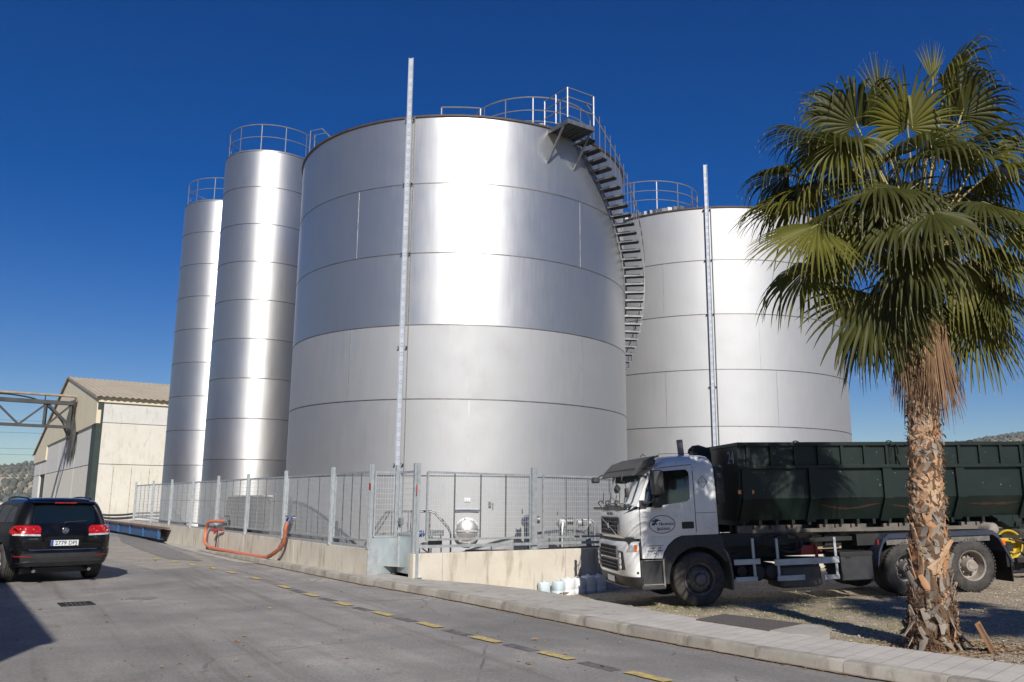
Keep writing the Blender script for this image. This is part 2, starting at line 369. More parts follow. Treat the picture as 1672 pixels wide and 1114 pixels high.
def tag(o, label=None, cat=None, group=None, kind=None):
    if label: o['label'] = label
    if cat: o['category'] = cat
    if group: o['group'] = group
    if kind: o['kind'] = kind
    return o
def empty(name, loc=(0, 0, 0), rz=0):
    o = bpy.data.objects.new(name, None); COL.objects.link(o); o.location = loc; o.rotation_euler.z = rz; o.empty_display_size = .2; return o
def frame_of(o): return o.matrix_basis.copy()
def dup(o, parent=None):
    c = o.copy(); COL.objects.link(c)
    if parent: c.parent = parent
    for ch in list(o.children): dup(ch, c)
    return c
def text(mb, body, size, X, extr=.001, align='CENTER', shear=0, space=1.0, bold=0):
    cu = bpy.data.curves.new('t', 'FONT'); cu.body = body; cu.size = size; cu.align_x = align; cu.align_y = 'CENTER'
    cu.extrude = extr; cu.shear = shear; cu.space_character = space; cu.resolution_u = 3; cu.offset = bold
    ob = bpy.data.objects.new('t', cu); COL.objects.link(ob)
    me = bpy.data.meshes.new_from_object(ob)
    mb.add([X @ v.co for v in me.vertices], [tuple(p.vertices) for p in me.polygons])
    bpy.data.objects.remove(ob); bpy.data.curves.remove(cu); bpy.data.meshes.remove(me)
def cut(obj, cutter):
    b = obj.modifiers.new('c', 'BOOLEAN'); b.operation = 'DIFFERENCE'; b.object = cutter; b.solver = 'EXACT'
    dg = bpy.context.evaluated_depsgraph_get(); dg.update()
    me = bpy.data.meshes.new_from_object(obj.evaluated_get(dg)); obj.modifiers.remove(b)
    obj.data = me; me.set_sharp_from_angle(angle=R(28)); bpy.data.objects.remove(cutter)
def patch(bvh, poly, to3, dirv, off=.006, thick=0, dens=.04, rings=(1, .85, .68, .5, .32, .15)):
    """panel lying on a body: star-shaped outline projected on to it"""
    pts = []
    for i in range(len(poly)):
        a, b = poly[i], poly[(i+1) % len(poly)]; L = hypot(b[0]-a[0], b[1]-a[1]); k = max(1, int(L/dens))
        pts += [(a[0]+(b[0]-a[0])*j/k, a[1]+(b[1]-a[1])*j/k) for j in range(k)]
    cx = sum(p[0] for p in pts)/len(pts); cy = sum(p[1] for p in pts)/len(pts); d = V(dirv).normalized()
    def hit(u, v):
        o = V(to3(u, v)); h = bvh.ray_cast(o, d)
        return (h[0] if h[0] is not None else o+d*2.0)-d*off
    vs = []; fs = []; n = len(pts)
    for k in rings: vs += [hit(cx+(p[0]-cx)*k, cy+(p[1]-cy)*k) for p in pts]
    vs.append(hit(cx, cy))
    for r_ in range(len(rings)-1):
        for i in range(n): fs.append((r_*n+i, r_*n+(i+1) % n, (r_+1)*n+(i+1) % n, (r_+1)*n+i))
    b_ = (len(rings)-1)*n
    for i in range(n): fs.append((b_+i, b_+(i+1) % n, len(vs)-1))
    # a skirt gives the panel an edge that dips into the body
    o2 = len(vs); vs += [vs[i]+d*(off*1.8) for i in range(n)]
    for i in range(n): fs.append((i, o2+i, o2+(i+1) % n, (i+1) % n))
    return vs, fs
def rrect(poly, r, n=4):
    """round a polygon's corners"""
    out = []; N = len(poly)
    for i in range(N):
        p = V(poly[i]); a = V(poly[i-1])-p; b = V(poly[(i+1) % N])-p; k = min(r, a.length*.45, b.length*.45)
        p0 = p+a.normalized()*k; p1 = p+b.normalized()*k
        for j in range(n+1):
            t = j/n; q = p0*(1-t)**2+p*2*t*(1-t)+p1*t*t; out.append((q.x, q.y))
    return out

# street frame: n = away from the street to the right, s = along the street, away from the camera
NV = V((.832, .555, 0)).normalized(); LV = V((-.555, .832, 0)).normalized()
def NS(n, s, z=0): p = NV*n+LV*s; return V((p.x, p.y, z))
SA = atan2(LV.y, LV.x)            # street direction angle
rnd = random.Random(7)

# ------------------------------------------------------------------ ground
def sm(a, b, x): t = min(1, max(0, (x-a)/(b-a))); return t*t*(3-2*t)
def lot_z(x, y): return max(-.9, min(.5, -.22+.042*(x-3.6)-.02*(y-16.6)))
def hill_h(az):
    pts = [(-80, 20), (-45, 22), (-31, 26.5), (-29, 30), (-15, 38), (10, 34), (18, 36), (24, 50), (28.5, 58), (29.6, 61), (31.2, 63), (50, 70), (80, 60)]
    for i in range(len(pts)-1):
        if pts[i][0] <= az <= pts[i+1][0]:
            t = (az-pts[i][0])/(pts[i+1][0]-pts[i][0]); return pts[i][1]+(pts[i+1][1]-pts[i][1])*t
    return 20
def far_z(x, y):
    r = hypot(x, y); az = math.degrees(atan2(x, y))
    if abs(az) > 80: return 0
    h = hill_h(az)*sm(330, 900, r)
    return h+noise.noise(V((x, y, 0))/70)*3.0*sm(330, 600, r)+noise.noise(V((x, y, 3))/22)*.7*sm(330, 700, r)
def ground_z(x, y):
    p = V((x, y, 0)); n = p.dot(NV)
    z = -.15
    if n > 7.6: z = lot_z(x, y)
    if n > 7.6 and x < 16 and y < 40:
        z += noise.noise(p*1.3)*.035+noise.noise(p*4.1)*.014+noise.noise(p*11)*.006
        z -= .03*sm(9.2, 8.2, n)
    r = hypot(x, y); b = sm(70, 140, r)
    z = z*(1-b)+(-.1)*b
    return z+far_z(x, y)
def axis(a, b, step, lo, hi):
    c = [a+(b-a)*i/int((b-a)/step) for i in range(int((b-a)/step)+1)]
    l = []; d = step; x = a
    while x > lo: d *= 1.16; x -= min(d, 60); l.append(x)
    r_ = []; d = step; x = b
    while x < hi: d *= 1.16; x += min(d, 60); r_.append(x)
    return l[::-1]+c+r_
xs = axis(0, 14, .13, -1500, 1500); ys = axis(6.5, 21, .13, -600, 2500)
g = MB(); nx = len(xs)
g.v = [(x, y, ground_z(x, y)) for y in ys for x in xs]
for j in range(len(ys)-1):
    for i in range(nx-1):
        k = j*nx+i; g.f.append((k, k+1, k+nx+1, k+nx))
        cx, cy = (xs[i]+xs[i+1])/2, (ys[j]+ys[j+1])/2; g.mi.append(0 if hypot(cx, cy) < 75 else (1 if hypot(cx, cy) < 330 else 2))
tag(g.build('ground', ['gravel', 'field', 'hill_soil'], smooth=60), kind='structure')

def sheet(name, poly, z, mat, th=0, parent=None, zf=None):
    mb = MB(); n = len(poly)
    top = [(x, y, z if zf is None else zf(x, y)) for x, y in poly]
    if th:
        mb.add(top+[(x, y, zz-th) for x, y, zz in top], [tuple(range(n))]+[(i, n+i, n+(i+1) % n, (i+1) % n) for i in range(n)])
    else: mb.add(top, [tuple(range(n))])
    return mb.build(name, mat, parent, smooth=0)
def xy(n, s): p = NS(n, s); return (p.x, p.y)
KERB = [xy(7.6, 40), xy(7.52, 30), (-6.9, 23.8), (-3.5, 18.72), (-1.5, 16.06), (.04, 13.85), (1.15, 12.15), (1.95, 11.0), (2.98, 9.66), (3.52, 9.02), (4.0, 8.45), (4.9, 7.35), (6.6, 5.2), (9.8, 1.2), (15, -5)]
def smooth_path(pts, k=6):
    out = []
    for i in range(len(pts)-1):
        p0 = V(pts[max(i-1, 0)]); p1 = V(pts[i]); p2 = V(pts[i+1]); p3 = V(pts[min(i+2, len(pts)-1)])
        for j in range(k):
            t = j/k; out.append(tuple(.5*((2*p1)+(p2-p0)*t+(2*p0-5*p1+4*p2-p3)*t*t+(-p0+3*p1-3*p2+p3)*t**3)))
    out.append(tuple(pts[-1])); return out
KS = smooth_path(KERB, 5)
tag(sheet('road', [xy(-14, 115), xy(6.5, 115), xy(7.6, 62)]+KS+[(22, -25), (-30, -25)], 0, 'asphalt'), kind='structure')
def patch_sheet(name, poly, z, mat): return tag(sheet(name, poly, z, mat), kind='structure')
patch_sheet('road_patch', [(-16.36, 37.5), (-12.6, 31.5), (-9.1, 26.1), (-7.6, 22.8), (-8.6, 21.2), (-12.2, 25.6), (-15.5, 31)], .004, 'asphalt_pale')
patch_sheet('road_patch', [(-15.6, 38.3), (-14.2, 37.6), (-12.0, 33.2), (-9.6, 29.2), (-7.3, 25.2), (-6.35, 23.2), (-7.6, 24.1), (-10.6, 28.9), (-12.8, 32.6)], .008, 'slab_concrete')
patch_sheet('road_patch', [(-20.7, 45.6), (-16.5, 38.7), (-13.6, 33.6), (-10.29, 27.6), (-8.6, 24.4), (-9.8, 25.0), (-12.5, 29.4), (-15.8, 35.2)], .012, 'asphalt_patch')
patch_sheet('road_patch', [(-6.63, 15.1), (-6.15, 15.12), (-6.2, 15.5), (-6.68, 15.48)], .004, 'asphalt_patch')

# sidewalk and kerb
BACK = [xy(7.93, 34), xy(7.93, 17.45), xy(8.46, 17.45), xy(8.46, 16.3), (-1.93, 18.1), (-.6, 17.15), (.42, 16.1), (1.65, 14.1), (2.37, 12.76), (3.28, 11.22), (3.73, 10.66), (4.25, 10.12), (4.76, 9.55), (5.2, 8.98), (6.2, 7.85), (8.3, 5.3), (11.4, 1.5), (16.5, -4.5)]
def off(path, d):
    out = []
    for i, p in enumerate(path):
        a = V(path[max(i-1, 0)]); b = V(path[min(i+1, len(path)-1)]); t = (b-a).normalized(); out.append((p[0]-t.y*d, p[1]+t.x*d))
    return out
KSs = [p for p in KS if V((p[0], p[1], 0)).dot(LV) < 31]
ztaper = lambda x, y: .02+.11*sm(31, 24, V((x, y, 0)).dot(LV))
inner = off(KSs, .14)
sw_far = [i for i, p in enumerate(inner) if p[1] >= 12.6]; sw_near = [i for i, p in enumerate(inner) if p[1] <= 12.7]
bfar = [p for p in BACK if p[1] >= 12.7]; bnear = [(2.37, 12.76)]+[p for p in BACK if p[1] < 12.7]
tag(sheet('sidewalk', [inner[i] for i in sw_far]+[(1.0, 12.62)]+bfar[::-1], .13, 'slab_concrete', .7, zf=lambda x, y: ztaper(x, y)-.004), kind='structure')
tag(sheet('sidewalk', [(1.0, 12.615)]+[inner[i] for i in sw_near]+bnear[::-1], .126, 'paving_tiles', .7), kind='structure')
kb = MB(); acc = 0; SL = .98; seg = []
# kerb stones of equal length along the path
dense = []
for i in range(len(KSs)-1):
    a, b = V(KSs[i]), V(KSs[i+1]); n_ = max(1, int((b-a).length/.07))
    dense += [a+(b-a)*j/n_ for j in range(n_)]
i = 0
while i < len(dense)-2:
    j = i; L = 0
    while j < len(dense)-1 and L < SL: L += (dense[j+1]-dense[j]).length; j += 1
    p, q = dense[i], dense[j]; d = (q-p).normalized(); p = p+d*.003; q = q-d*.003; nn = V((-d.y, d.x))
    jz = rnd.uniform(-.002, .002); jo = rnd.uniform(-.003, .003)
    sec = [(0, -.3), (0, .095), (.012, .122), (.035, .132), (.137, .132), (.137, -.3)]
    ring = lambda c, zt: [(c.x+nn.x*(a+jo), c.y+nn.y*(a+jo), b-.132+zt+jz if b > 0 else b) for a, b in sec]
    mids = [p+(q-p)*t for t in (0, .012, .5, .988, 1)]
    rings = []
    for t_, c in zip((0, .012, .5, .988, 1), mids):
        zt = ztaper(c.x, c.y)+.003-(.006 if t_ in (0, 1) else 0); rings.append(ring(c, zt))
    kb.loft(rings); i = j
tag(kb.build('kerb', 'kerb_concrete', smooth=25), kind='structure')

dl = MB(); pa = []; pb = []
for i, p in enumerate(dense):
    a = V(dense[max(i-1, 0)]); b = V(dense[min(i+1, len(dense)-1)]); t_ = (b-a).normalized(); w_ = max(.004, .05+.06*noise.noise(V((p.x*1.7, p.y*1.7, 4)))+.03*noise.noise(V((p.x*9, p.y*9, 1))))
    pa.append((p.x-t_.y*.01, p.y+t_.x*.01, .016)); pb.append((p.x+t_.y*w_, p.y-t_.x*w_, .0165 if i % 2 else .015))
n_ = len(pa); dl.add(pa+pb, [(i, i+1, n_+i+1, n_+i) for i in range(n_-1)])
pbr('gutter_dirt', srgb(112, 94, 74), srgb(150, 134, 112), 16, .95, 0, .5, 60)
tag(dl.build('gutter_dirt', 'gutter_dirt', smooth=0), 'strip of dirt and leaf crumbs lying along the kerb', 'dirt', kind='stuff')
# yellow dashes and dark dashes of the painted line
Yc = [(-10.2, 25.12), (-9.23, 24.0), (-8.33, 22.9), (-7.45, 21.9), (-6.6, 20.7), (-5.6, 19.25), (-4.47, 17.4), (-3.61, 15.98), (-2.78, 14.68), (-1.93, 13.45), (-1.11, 12.31), (-.29, 11.09), (.53, 10.0), (1.38, 8.87), (2.2, 7.8)]
Dc = [(-4.03, 16.68), (-3.18, 15.34), (-2.36, 14.06), (-1.52, 12.87), (-.70, 11.7), (.13, 10.55), (.95, 9.42), (1.8, 8.33)]
def dash(c, L, w, seed):
    r_ = random.Random(seed); d = LV.copy(); q = NV; k = 9
    a = [c[0]+0, c[1]+0]; e = []
    ang = atan2(-.81, .585) if c[1] < 16 else atan2(-.832, .555)
    d = V((cos(ang), sin(ang))); q = V((-d.y, d.x)); C = V(c)
    for i in range(k+1): e.append(C+d*(L*(i/k-.5))+q*(w/2+r_.uniform(-.008, .008)))
    for i in range(k+1): e.append(C-d*(L*(i/k-.5))-q*(w/2+r_.uniform(-.008, .008)))
    return [(p.x, p.y) for p in e]
mk = MB()
for i, c in enumerate(Yc): p = dash(c, .56, .15, i); mk.add([(x, y, .0135) for x, y in p], [tuple(range(len(p)))[::-1]])
tag(mk.build('road_marking', 'road_yellow', smooth=0), kind='structure')
mk = MB()
for i, c in enumerate(Dc): p = dash(c, .56, .16, i+50); mk.add([(x, y, .0045) for x, y in p], [tuple(range(len(p)))[::-1]])
tag(mk.build('road_marking', 'dash_dark', smooth=0), kind='structure')

# drain grate in the road
d = empty('drain_grate', (-7.07, 14.36, .006), R(35)); tag(d, 'small square cast iron drain grate set in the asphalt behind the car', 'drain grate')
mb = MB(); mb.box((0, .225, 0), (.5, .05, .02)); mb.box((0, -.225, 0), (.5, .05, .02)); mb.box((-.225, 0, 0), (.05, .4, .02)); mb.box((.225, 0, 0), (.05, .4, .02)); mb.build('frame', 'frame_dark', d)
mb = MB()
for i in range(6): mb.box((-.17+i*.068, 0, -.002), (.03, .4, .016))
mb.box((0, 0, -.001), (.4, .03, .014)); mb.build('bars', 'frame_dark', d)

# chequered steel cover plate and concrete edge on the sidewalk
def chequer():
    t = NT('chequer_plate'); v = t.map((1, 1, 1), rot=(0, 0, R(20)))
    w1 = t.n.new('ShaderNodeTexWave'); w1.inputs['Scale'].default_value = 9; t.link(v, w1.inputs[0])
    w2 = t.n.new('ShaderNodeTexWave'); w2.inputs['Scale'].default_value = 9; w2.bands_direction = 'Y'; t.link(v, w2.inputs[0])
    k = t.math('MULTIPLY', w1.outputs[1], w2.outputs[1])
    c = t.mix(k, srgb(92, 88, 86), srgb(122, 116, 110)); c = t.mix(t.math('MULTIPLY', t.noise(3, None, 6), .4), c, srgb(130, 118, 102))
    t.col(c); t.set(rough=.6, metal=.3); t.bump(k, .6, .006)
chequer()
tag(sheet('cover_plate', [(2.56, 12.12), (3.28, 11.16), (3.92, 11.78), (3.1, 12.72)], .142, 'chequer_plate', .012), 'dark chequered steel cover plate beside the sidewalk, in front of the truck cab', 'cover plate')
tag(sheet('concrete_edging', [(3.29, 11.17), (3.92, 11.78), (4.1, 11.66), (4.12, 11.38), (3.98, 11.0), (3.76, 10.68), (3.5, 10.9)], .136, 'slab_concrete', .5), 'pale rounded concrete slab next to the chequered plate', 'concrete slab')

# ------------------------------------------------------------------ compound floor, walls
P3 = V((-2.0, 18.15, 0)); RRv = V((.812, .583, 0)).normalized(); QQ = V((-.583, .812, 0)).normalized()
def PW(t, q, z=0): p = P3+RRv*t+QQ*q; return V((p.x, p.y, z))
e_ = PW(20, .2)
tag(sheet('compound_floor', [xy(8.1, 17.9), (-1.8, 18.5), (e_.x, e_.y), (26, 44), xy(40, 62.5), xy(8.1, 62.5)], .3, 'slab_concrete'), kind='structure')
def wall_run(name, A, B, nrm, th, z0, z1, joints, label):
    mb = MB(); A = V(A); B = V(B); d = (B-A); L = d.length; d.normalize(); nrm = V(nrm); cuts = [0]+joints+[L]
    for a, b in zip(cuts[:-1], cuts[1:]):
        a2 = a+(.006 if a > 0 else 0); b2 = b-(.006 if b < L else 0)
        p = [A+d*a2, A+d*b2, A+d*b2+nrm*th, A+d*a2+nrm*th]
        mb.prism([(q.x, q.y) for q in p], z0, z1, 'z')
    o = mb.build(name, 'wall_concrete', smooth=0, bevel=.008); tag(o, label, 'wall'); return o
wall_run('boundary_wall', NS(7.93, 17.45), NS(7.93, 45.2), NV, .2, -.3, .67, [4.67, 9.12, 15.9, 22], 'long low concrete wall under the fence left of the gate')
wall_run('boundary_wall', PW(-.02, 0), PW(20, 0), QQ, .2, -1.2, .62, [.72, 4.1, 8, 12, 16], 'low cream concrete wall right of the gate, running behind the truck')
# jamb pier where the right wall starts
def wire_panel(mb, A, B, z0, z1, dv, dh, r=.0022):
    A = V(A); B = V(B); L = (B-A).length; d = (B-A)/L; n = int(L/dv)
    for i in range(1, n):
        p = A+d*(L*i/n); mb.bar(p+V((0, 0, z0)), p+V((0, 0, z1)), r*2, r*2, d)
    k = int((z1-z0)/dh)
    for i in range(1, k):
        z = z0+(z1-z0)*i/k; mb.bar(A+V((0, 0, z)), B+V((0, 0, z)), r*2.4, r*2.4)
def post(p, parent, z0, z1, d, w=.1):
    mb = MB(); p = V(p); q = V((-d.y, d.x, 0))
    # rolled steel U: web and two flanges
    mb.bar(p+V((0, 0, z0)), p+V((0, 0, z1)), w, .012, q); mb.bar(p+d*(w/2)+q*.03+V((0, 0, z0)), p+d*(w/2)+q*.03+V((0, 0, z1)), .012, .07, q); mb.bar(p-d*(w/2)+q*.03+V((0, 0, z0)), p-d*(w/2)+q*.03+V((0, 0, z1)), .012, .07, q)
    mb.box(p+V((0, 0, z0+.006)), (.16, .16, .012), Matrix.Rotation(atan2(d.y, d.x), 3, 'Z'))
    return mb.build('post', 'galv', parent)
def panel(name, parent, A, B, z0=.9, z1=2.33, bars=3, lab=None, dv=.062, dh=.115):
    A = V(A); B = V(B); d = (B-A).normalized()
    fr = MB(); a = A+d*.12; b = B-d*.12
    for z in (z0, z1): fr.bar(a+V((0, 0, z)), b+V((0, 0, z)), .035, .045)
    for p in (a, b): fr.bar(p+V((0, 0, z0)), p+V((0, 0, z1)), .04, .04, d)
    o = fr.build(name, 'galv', parent)
    ms = MB(); wire_panel(ms, a, b, z0, z1, dv, dh); w = ms.build('wire_mesh', 'wire_bright', o)
    for i in range(bars):
        bm = MB(); p = a+(b-a)*((i+1)/(bars+1)); bm.bar(p+V((0, 0, z0)), p+V((0, 0, z1)), .018, .03, d); bm.build('upright', 'galv_dark', o)
    return o
fl = empty('mesh_fence', NS(7.98, 31)); fl.location = (0, 0, 0)
tag(fl, 'galvanised steel mesh fence on the long low wall left of the gate', 'fence')
ps = [44.6, 40.6, 37.0, 33.45, 30.0, 26.6, 23.15, 19.75, 17.5]
for s_ in ps: post(NS(8.0, s_), fl, .66, 2.5, LV, .09)
for a, b in zip(ps[:-1], ps[1:]): panel('panel', fl, NS(8.0, a), NS(8.0, b), .84, 2.33, 3)
mb = MB(); mb.bar(NS(8.0, 44.7, .70), NS(8.0, 17.5, .70), .07, .05); mb.box(NS(8.03, 17.44, .40), (.02, .24, .60), Matrix.Rotation(SA, 3, 'Z')); mb.build('base_rail', 'galv', fl)
mb = MB(); mb.box(NS(7.935, 17.5, 2.02), (.09, .012, .13), Matrix.Rotation(atan2(LV.y, LV.x), 3, 'Z')); mb.build('red_label', 'red_paint', fl)
frr = empty('mesh_fence'); tag(frr, 'galvanised steel mesh fence on the cream wall right of the gate', 'fence')
pr_ = [.08, 3.22, 6.4, 9.55, 12.7, 15.85]
for t_ in pr_: post(PW(t_, .09), frr, .62, 2.5, RRv, .13)
for a, b in zip(pr_[:-1], pr_[1:]): panel('panel', frr, PW(a+.13, .09), PW(b-.02, .09), .9, 2.32, 3)
mb = MB(); mb.bar(PW(.1, .05, .76), PW(15.8, .05, .76), .03, .06); mb.build('base_rail', 'galv', frr)
mb = MB(); mb.box(PW(.04, .015, 1.95), (.05, .012, .2), Matrix.Rotation(atan2(RRv.y, RRv.x), 3, 'Z')); mb.build('red_label', 'red_paint', frr)
# entrance: fixed bay and gate leaf
def sheet_panel(mb, A, B, z0, z1):
    """pressed sheet with a shallow diamond crease"""
    A = V(A); B = V(B); q = (B-A).normalized().cross(V((0, 0, 1)))*.02; M_ = (A+B)/2; zm = z0+(z1-z0)*.45
    P = lambda p, z, o=0: tuple(p+V((0, 0, z))+q*o)
    vs = [P(A, z0), P(B, z0), P(B, z1), P(A, z1), P(M_, zm, 1), P(M_, z0)]
    mb.add(vs, [(0, 5, 4), (5, 1, 4), (1, 2, 4), (2, 3, 4), (3, 0, 4)])
    mb.add([tuple(V(p)-q*1.2) for p in vs[:4]], [(0, 1, 2, 3)])
g0 = NS(7.98, 17.47); g1 = NS(8.6, 17.47); g2 = NS(8.6, 17.35); g3 = NS(8.5, 16.34)
gf = empty('gate_side_panel'); tag(gf, 'fixed galvanised fence bay with solid lower sheet between the corner post and the gate', 'fence')
mb = MB(); sheet_panel(mb, g0+V((0, 0, 0)), g1, .13, .9); mb.build('lower_sheet', 'galv_sheet', gf, smooth=0)
panel('panel', gf, g0-NV*.05, g1+NV*.08, .93, 2.33, 0); post(g1, gf, .13, 2.5, NV, .08)
ga = empty('steel_gate'); tag(ga, 'galvanised steel gate leaf with mesh top and creased sheet bottom', 'gate')
mb = MB(); sheet_panel(mb, g2, g3, .2, 1.0); mb.build('lower_sheet', 'galv_sheet', ga, smooth=0)
panel('gate_frame', ga, g2+LV*.1, g3-LV*.1, 1.0, 2.33, 0)
mb = MB()
for p in (g2-LV*.03, g3+LV*.03): mb.bar(p+V((0, 0, .2)), p+V((0, 0, 2.33)), .045, .045, LV)
mb.bar(g2+V((0, 0, .2)), g3+V((0, 0, .2)), .03, .05); mb.build('stile', 'galv', ga)
mb = MB(); c_ = g2-LV*.1+V((0, 0, 1.25)); mb.box(c_, (.05, .1, .16), Matrix.Rotation(SA, 3, 'Z')); mb.cyl(c_-NV*.02, c_-NV*.09-LV*.02, .012, 8); mb.bar(c_-NV*.09, c_-NV*.09-LV*.12, .02, .02); mb.build('lock', 'galv_dark', ga)
post(g3-LV*.1, ga, .13, 2.5, LV, .08)

# ------------------------------------------------------------------ tanks
def arc(r_, z, a, b, k): return [(r_*sin(R(a+(b-a)*i/k)), -r_*cos(R(a+(b-a)*i/k)), z) for i in range(k+1)]
def pol(r_, ph, z): return V((r_*sin(R(ph)), -r_*cos(R(ph)), z))
def shell_mb(Rr, z0, z1, n=160, wav=.0015):
    mb = MB(); k = max(1, int((z1-z0)/.5)); mb.lathe([(Rr, z0+(z1-z0)*i/k) for i in range(k+1)], n); return mb
def gauge(parent, Rr, ph, ztop):
    o = MB(); A = pol(Rr+.1, ph, .1); B = pol(Rr+.1, ph, ztop); d = pol(1, ph, 0); q = pol(1, ph+90, 0)
    o.bar(A, B, .12, .012, d); o.bar(A+q*.06+d*.025, B+q*.06+d*.025, .012, .06, d); o.bar(A-q*.06+d*.025, B-q*.06+d*.025, .012, .06, d)
    p = o.build('level_gauge', 'gauge_white', parent)
    mk = MB(); z = .7
    while z < ztop-.25:
        c = A+d*.012+V((0, 0, z-.1)); s_ = .042
        for (u, v, w, h) in ((0, s_, .07, .012), (0, -s_, .07, .012), (-.032, 0, .011, .075), (.03, .015, .011, .05)):
            mk.box(c+q*u+V((0, 0, v)), (w, .006, h), Matrix.Rotation(R(ph), 3, 'Z'))
        z += .25
    mk.build('gauge_mark', 'gauge_mark', p)
    br = MB()
    for z in (2.3, 5.4, 8.0, 10.0, 11.9):
        for e in (-1, 1): br.box(pol(Rr+.06, ph, z)+q*(e*.11), (.05, .12, .025), Matrix.Rotation(R(ph), 3, 'Z'))
    br.build('gauge_bracket', 'galv_dark', p)
    st = MB(); st.cyl(pol(Rr+.05, ph, .3)+q*.14, pol(Rr+.05, ph, 12)+q*.14, .012, 6); st.build('guide_wire', 'galv_dark', p)
def ring_rail(parent, c, r_, z, h=1.1, posts=14, name='roof_railing', mat='rail_steel', a0=0, a1=360, mids=(.5,)):
    mb = MB(); full = a1-a0 >= 360; k = 60
    for hh in (h,)+tuple(h*x for x in mids):
        pts = [V(c)+pol(r_, a0+(a1-a0)*i/k, z+hh) for i in range(k+(0 if full else 1))]; mb.tube(pts, .022 if hh == h else .016, 6, closed=full)
    o = mb.build(name, mat, parent)
    for i in range(posts+(0 if full else 1)):
        p = V(c)+pol(r_, a0+(a1-a0)*i/posts, 0); q = MB(); q.bar(p+V((0, 0, z)), p+V((0, 0, z+h)), .03, .012, pol(1, a0+(a1-a0)*i/posts, 0)); q.build('post', mat, o)
    return o
def big_tank(name, cx, cy, label, mats, vseams, gph, gz_):
    Rr = 5.38; base = .35; H_ = 12.0
    t = empty(name, (cx, cy, base)); tag(t, label, 'storage tank', 'large stainless steel storage tanks')
    for z0, z1, mt in mats: shell_mb(Rr, z0, z1).build('shell', mt, t)
    mb = MB(); mb.lathe([(Rr+.001, H_), (Rr-.3, H_+.05), (2, H_+.42), (.01, H_+.55)], 96); mb.build('roof', 'steel_dull', t)
    mb = MB(); mb.lathe([(Rr-.002, H_-.045), (Rr+.04, H_-.04), (Rr+.045, H_+.01), (Rr-.02, H_+.015)], 128); mb.build('rim', 'rim_dark', t)
    mb = MB()
    for k in range(1, 6): z = 2.0*k; mb.lathe([(Rr-.001, z-.018), (Rr+.006, z-.014), (Rr+.006, z+.010), (Rr-.001, z+.016)], 160)
    mb.build('weld_seam', 'seam_dark', t)
    for ph, k in vseams: mb = MB(); a = pol(Rr+.003, ph, 2*k+.02); mb.bar(a, a+V((0, 0, 1.96)), .018, .006, pol(1, ph, 0)); mb.build('sheet_joint', 'seam_light', t)
    mb = MB(); mb.lathe([(Rr+.18, -.35), (Rr+.18, -.02), (Rr-.1, .0)], 96); mb.build('plinth', 'slab_concrete', t)
    gauge(t, Rr, gph, gz_)
    return t, Rr, H_
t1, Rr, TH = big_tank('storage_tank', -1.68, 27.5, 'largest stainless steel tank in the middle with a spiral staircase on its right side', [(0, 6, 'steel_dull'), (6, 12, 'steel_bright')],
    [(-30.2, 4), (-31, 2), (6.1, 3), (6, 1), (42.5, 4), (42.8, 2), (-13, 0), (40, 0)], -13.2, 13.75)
# manhole, davit, label, tap
mh = MB(); c = pol(Rr, 6.0, .62); X = Matrix.Translation(c) @ Matrix.Rotation(R(6), 4, 'Z'); mh.X = X
mh.lathe([(.33, .03), (.33, -.16), (.29, -.165), (.27, -.14)], 36, 'y'); mo = mh.build('manhole', 'seam_light', t1)
mh = MB(); mh.X = X; mh.lathe([(.29, -.145), (.25, -.17), (.15, -.215), (.06, -.235), (.005, -.238)], 32, 'y'); mh.box((0, -.235, 0), (.5, .02, .03)); mh.lathe([(.05, -.2), (.05, -.28), (.004, -.28)], 12, 'y')
for k in range(8): a = k*pi/4+.2; mh.box((.31*cos(a), -.17, .31*sin(a)), (.035, .03, .035))
mh.build('lid', 'lid_steel', mo)
mh = MB(); mh.X = X; mh.tube([(-.3, -.02, .52), (-.3, -.09, .54), (0, -.1, .55), (.3, -.09, .54), (.3, -.02, .52)], .028, 8); mh.build('handle', 'gauge_white', t1)
mh = MB(); mh.X = X; mh.box((0, -.02, .78), (.16, .012, .1)); mh.build('label_plate', 'plate_white', t1)
mh = MB(); mh.X = Matrix.Translation(pol(Rr, 12.2, 1.3)) @ Matrix.Rotation(R(12), 4, 'Z'); mh.cyl((0, .02, .03), (0, -.1, .03), .03, 8); mh.box((0, -.06, .0), (.06, .05, .12)); mh.cyl((.08, -.02, -.02), (.08, -.02, -.14), .012, 6); mh.box((.08, -.03, .0), (.03, .05, .05)); mh.build('sample_tap', 'galv_dark', t1)
# spiral staircase
stt = MB()
PH0 = 41.5; DP = 2.43; NZ = 38; z_t = lambda i: 11.72-.212*i
stt.tube([pol(Rr+.06, PH0+DP*i, z_t(i)-.06) for i in range(NZ)], .03, 6)
sto = stt.build('staircase', 'tread_steel', t1)
for i in range(NZ):
    mb = MB(); ph = PH0+DP*i; z = z_t(i)
    a = pol(Rr+.03, ph, z); b = pol(Rr+.63, ph, z); mb.bar(a, b, .27, .012); q = pol(1, ph+90, 0)
    for e in (-1, 1): mb.bar(a+q*(e*.13)-V((0, 0, .03)), b+q*(e*.13)-V((0, 0, .03)), .008, .06)
    for k in range(1, 6): mb.bar(a+q*(-.13+.26*k/6)-V((0, 0, .012)), b+q*(-.13+.26*k/6)-V((0, 0, .012)), .006, .02)
    mb.build('tread', 'tread_steel', sto)
mb = MB(); ro = Rr+.66
mb.tube([pol(ro, PH0-3+DP*i, z_t(i)+1.0) for i in range(NZ+1)], .02, 6)
hr = mb.build('handrail', 'rail_steel', t1)
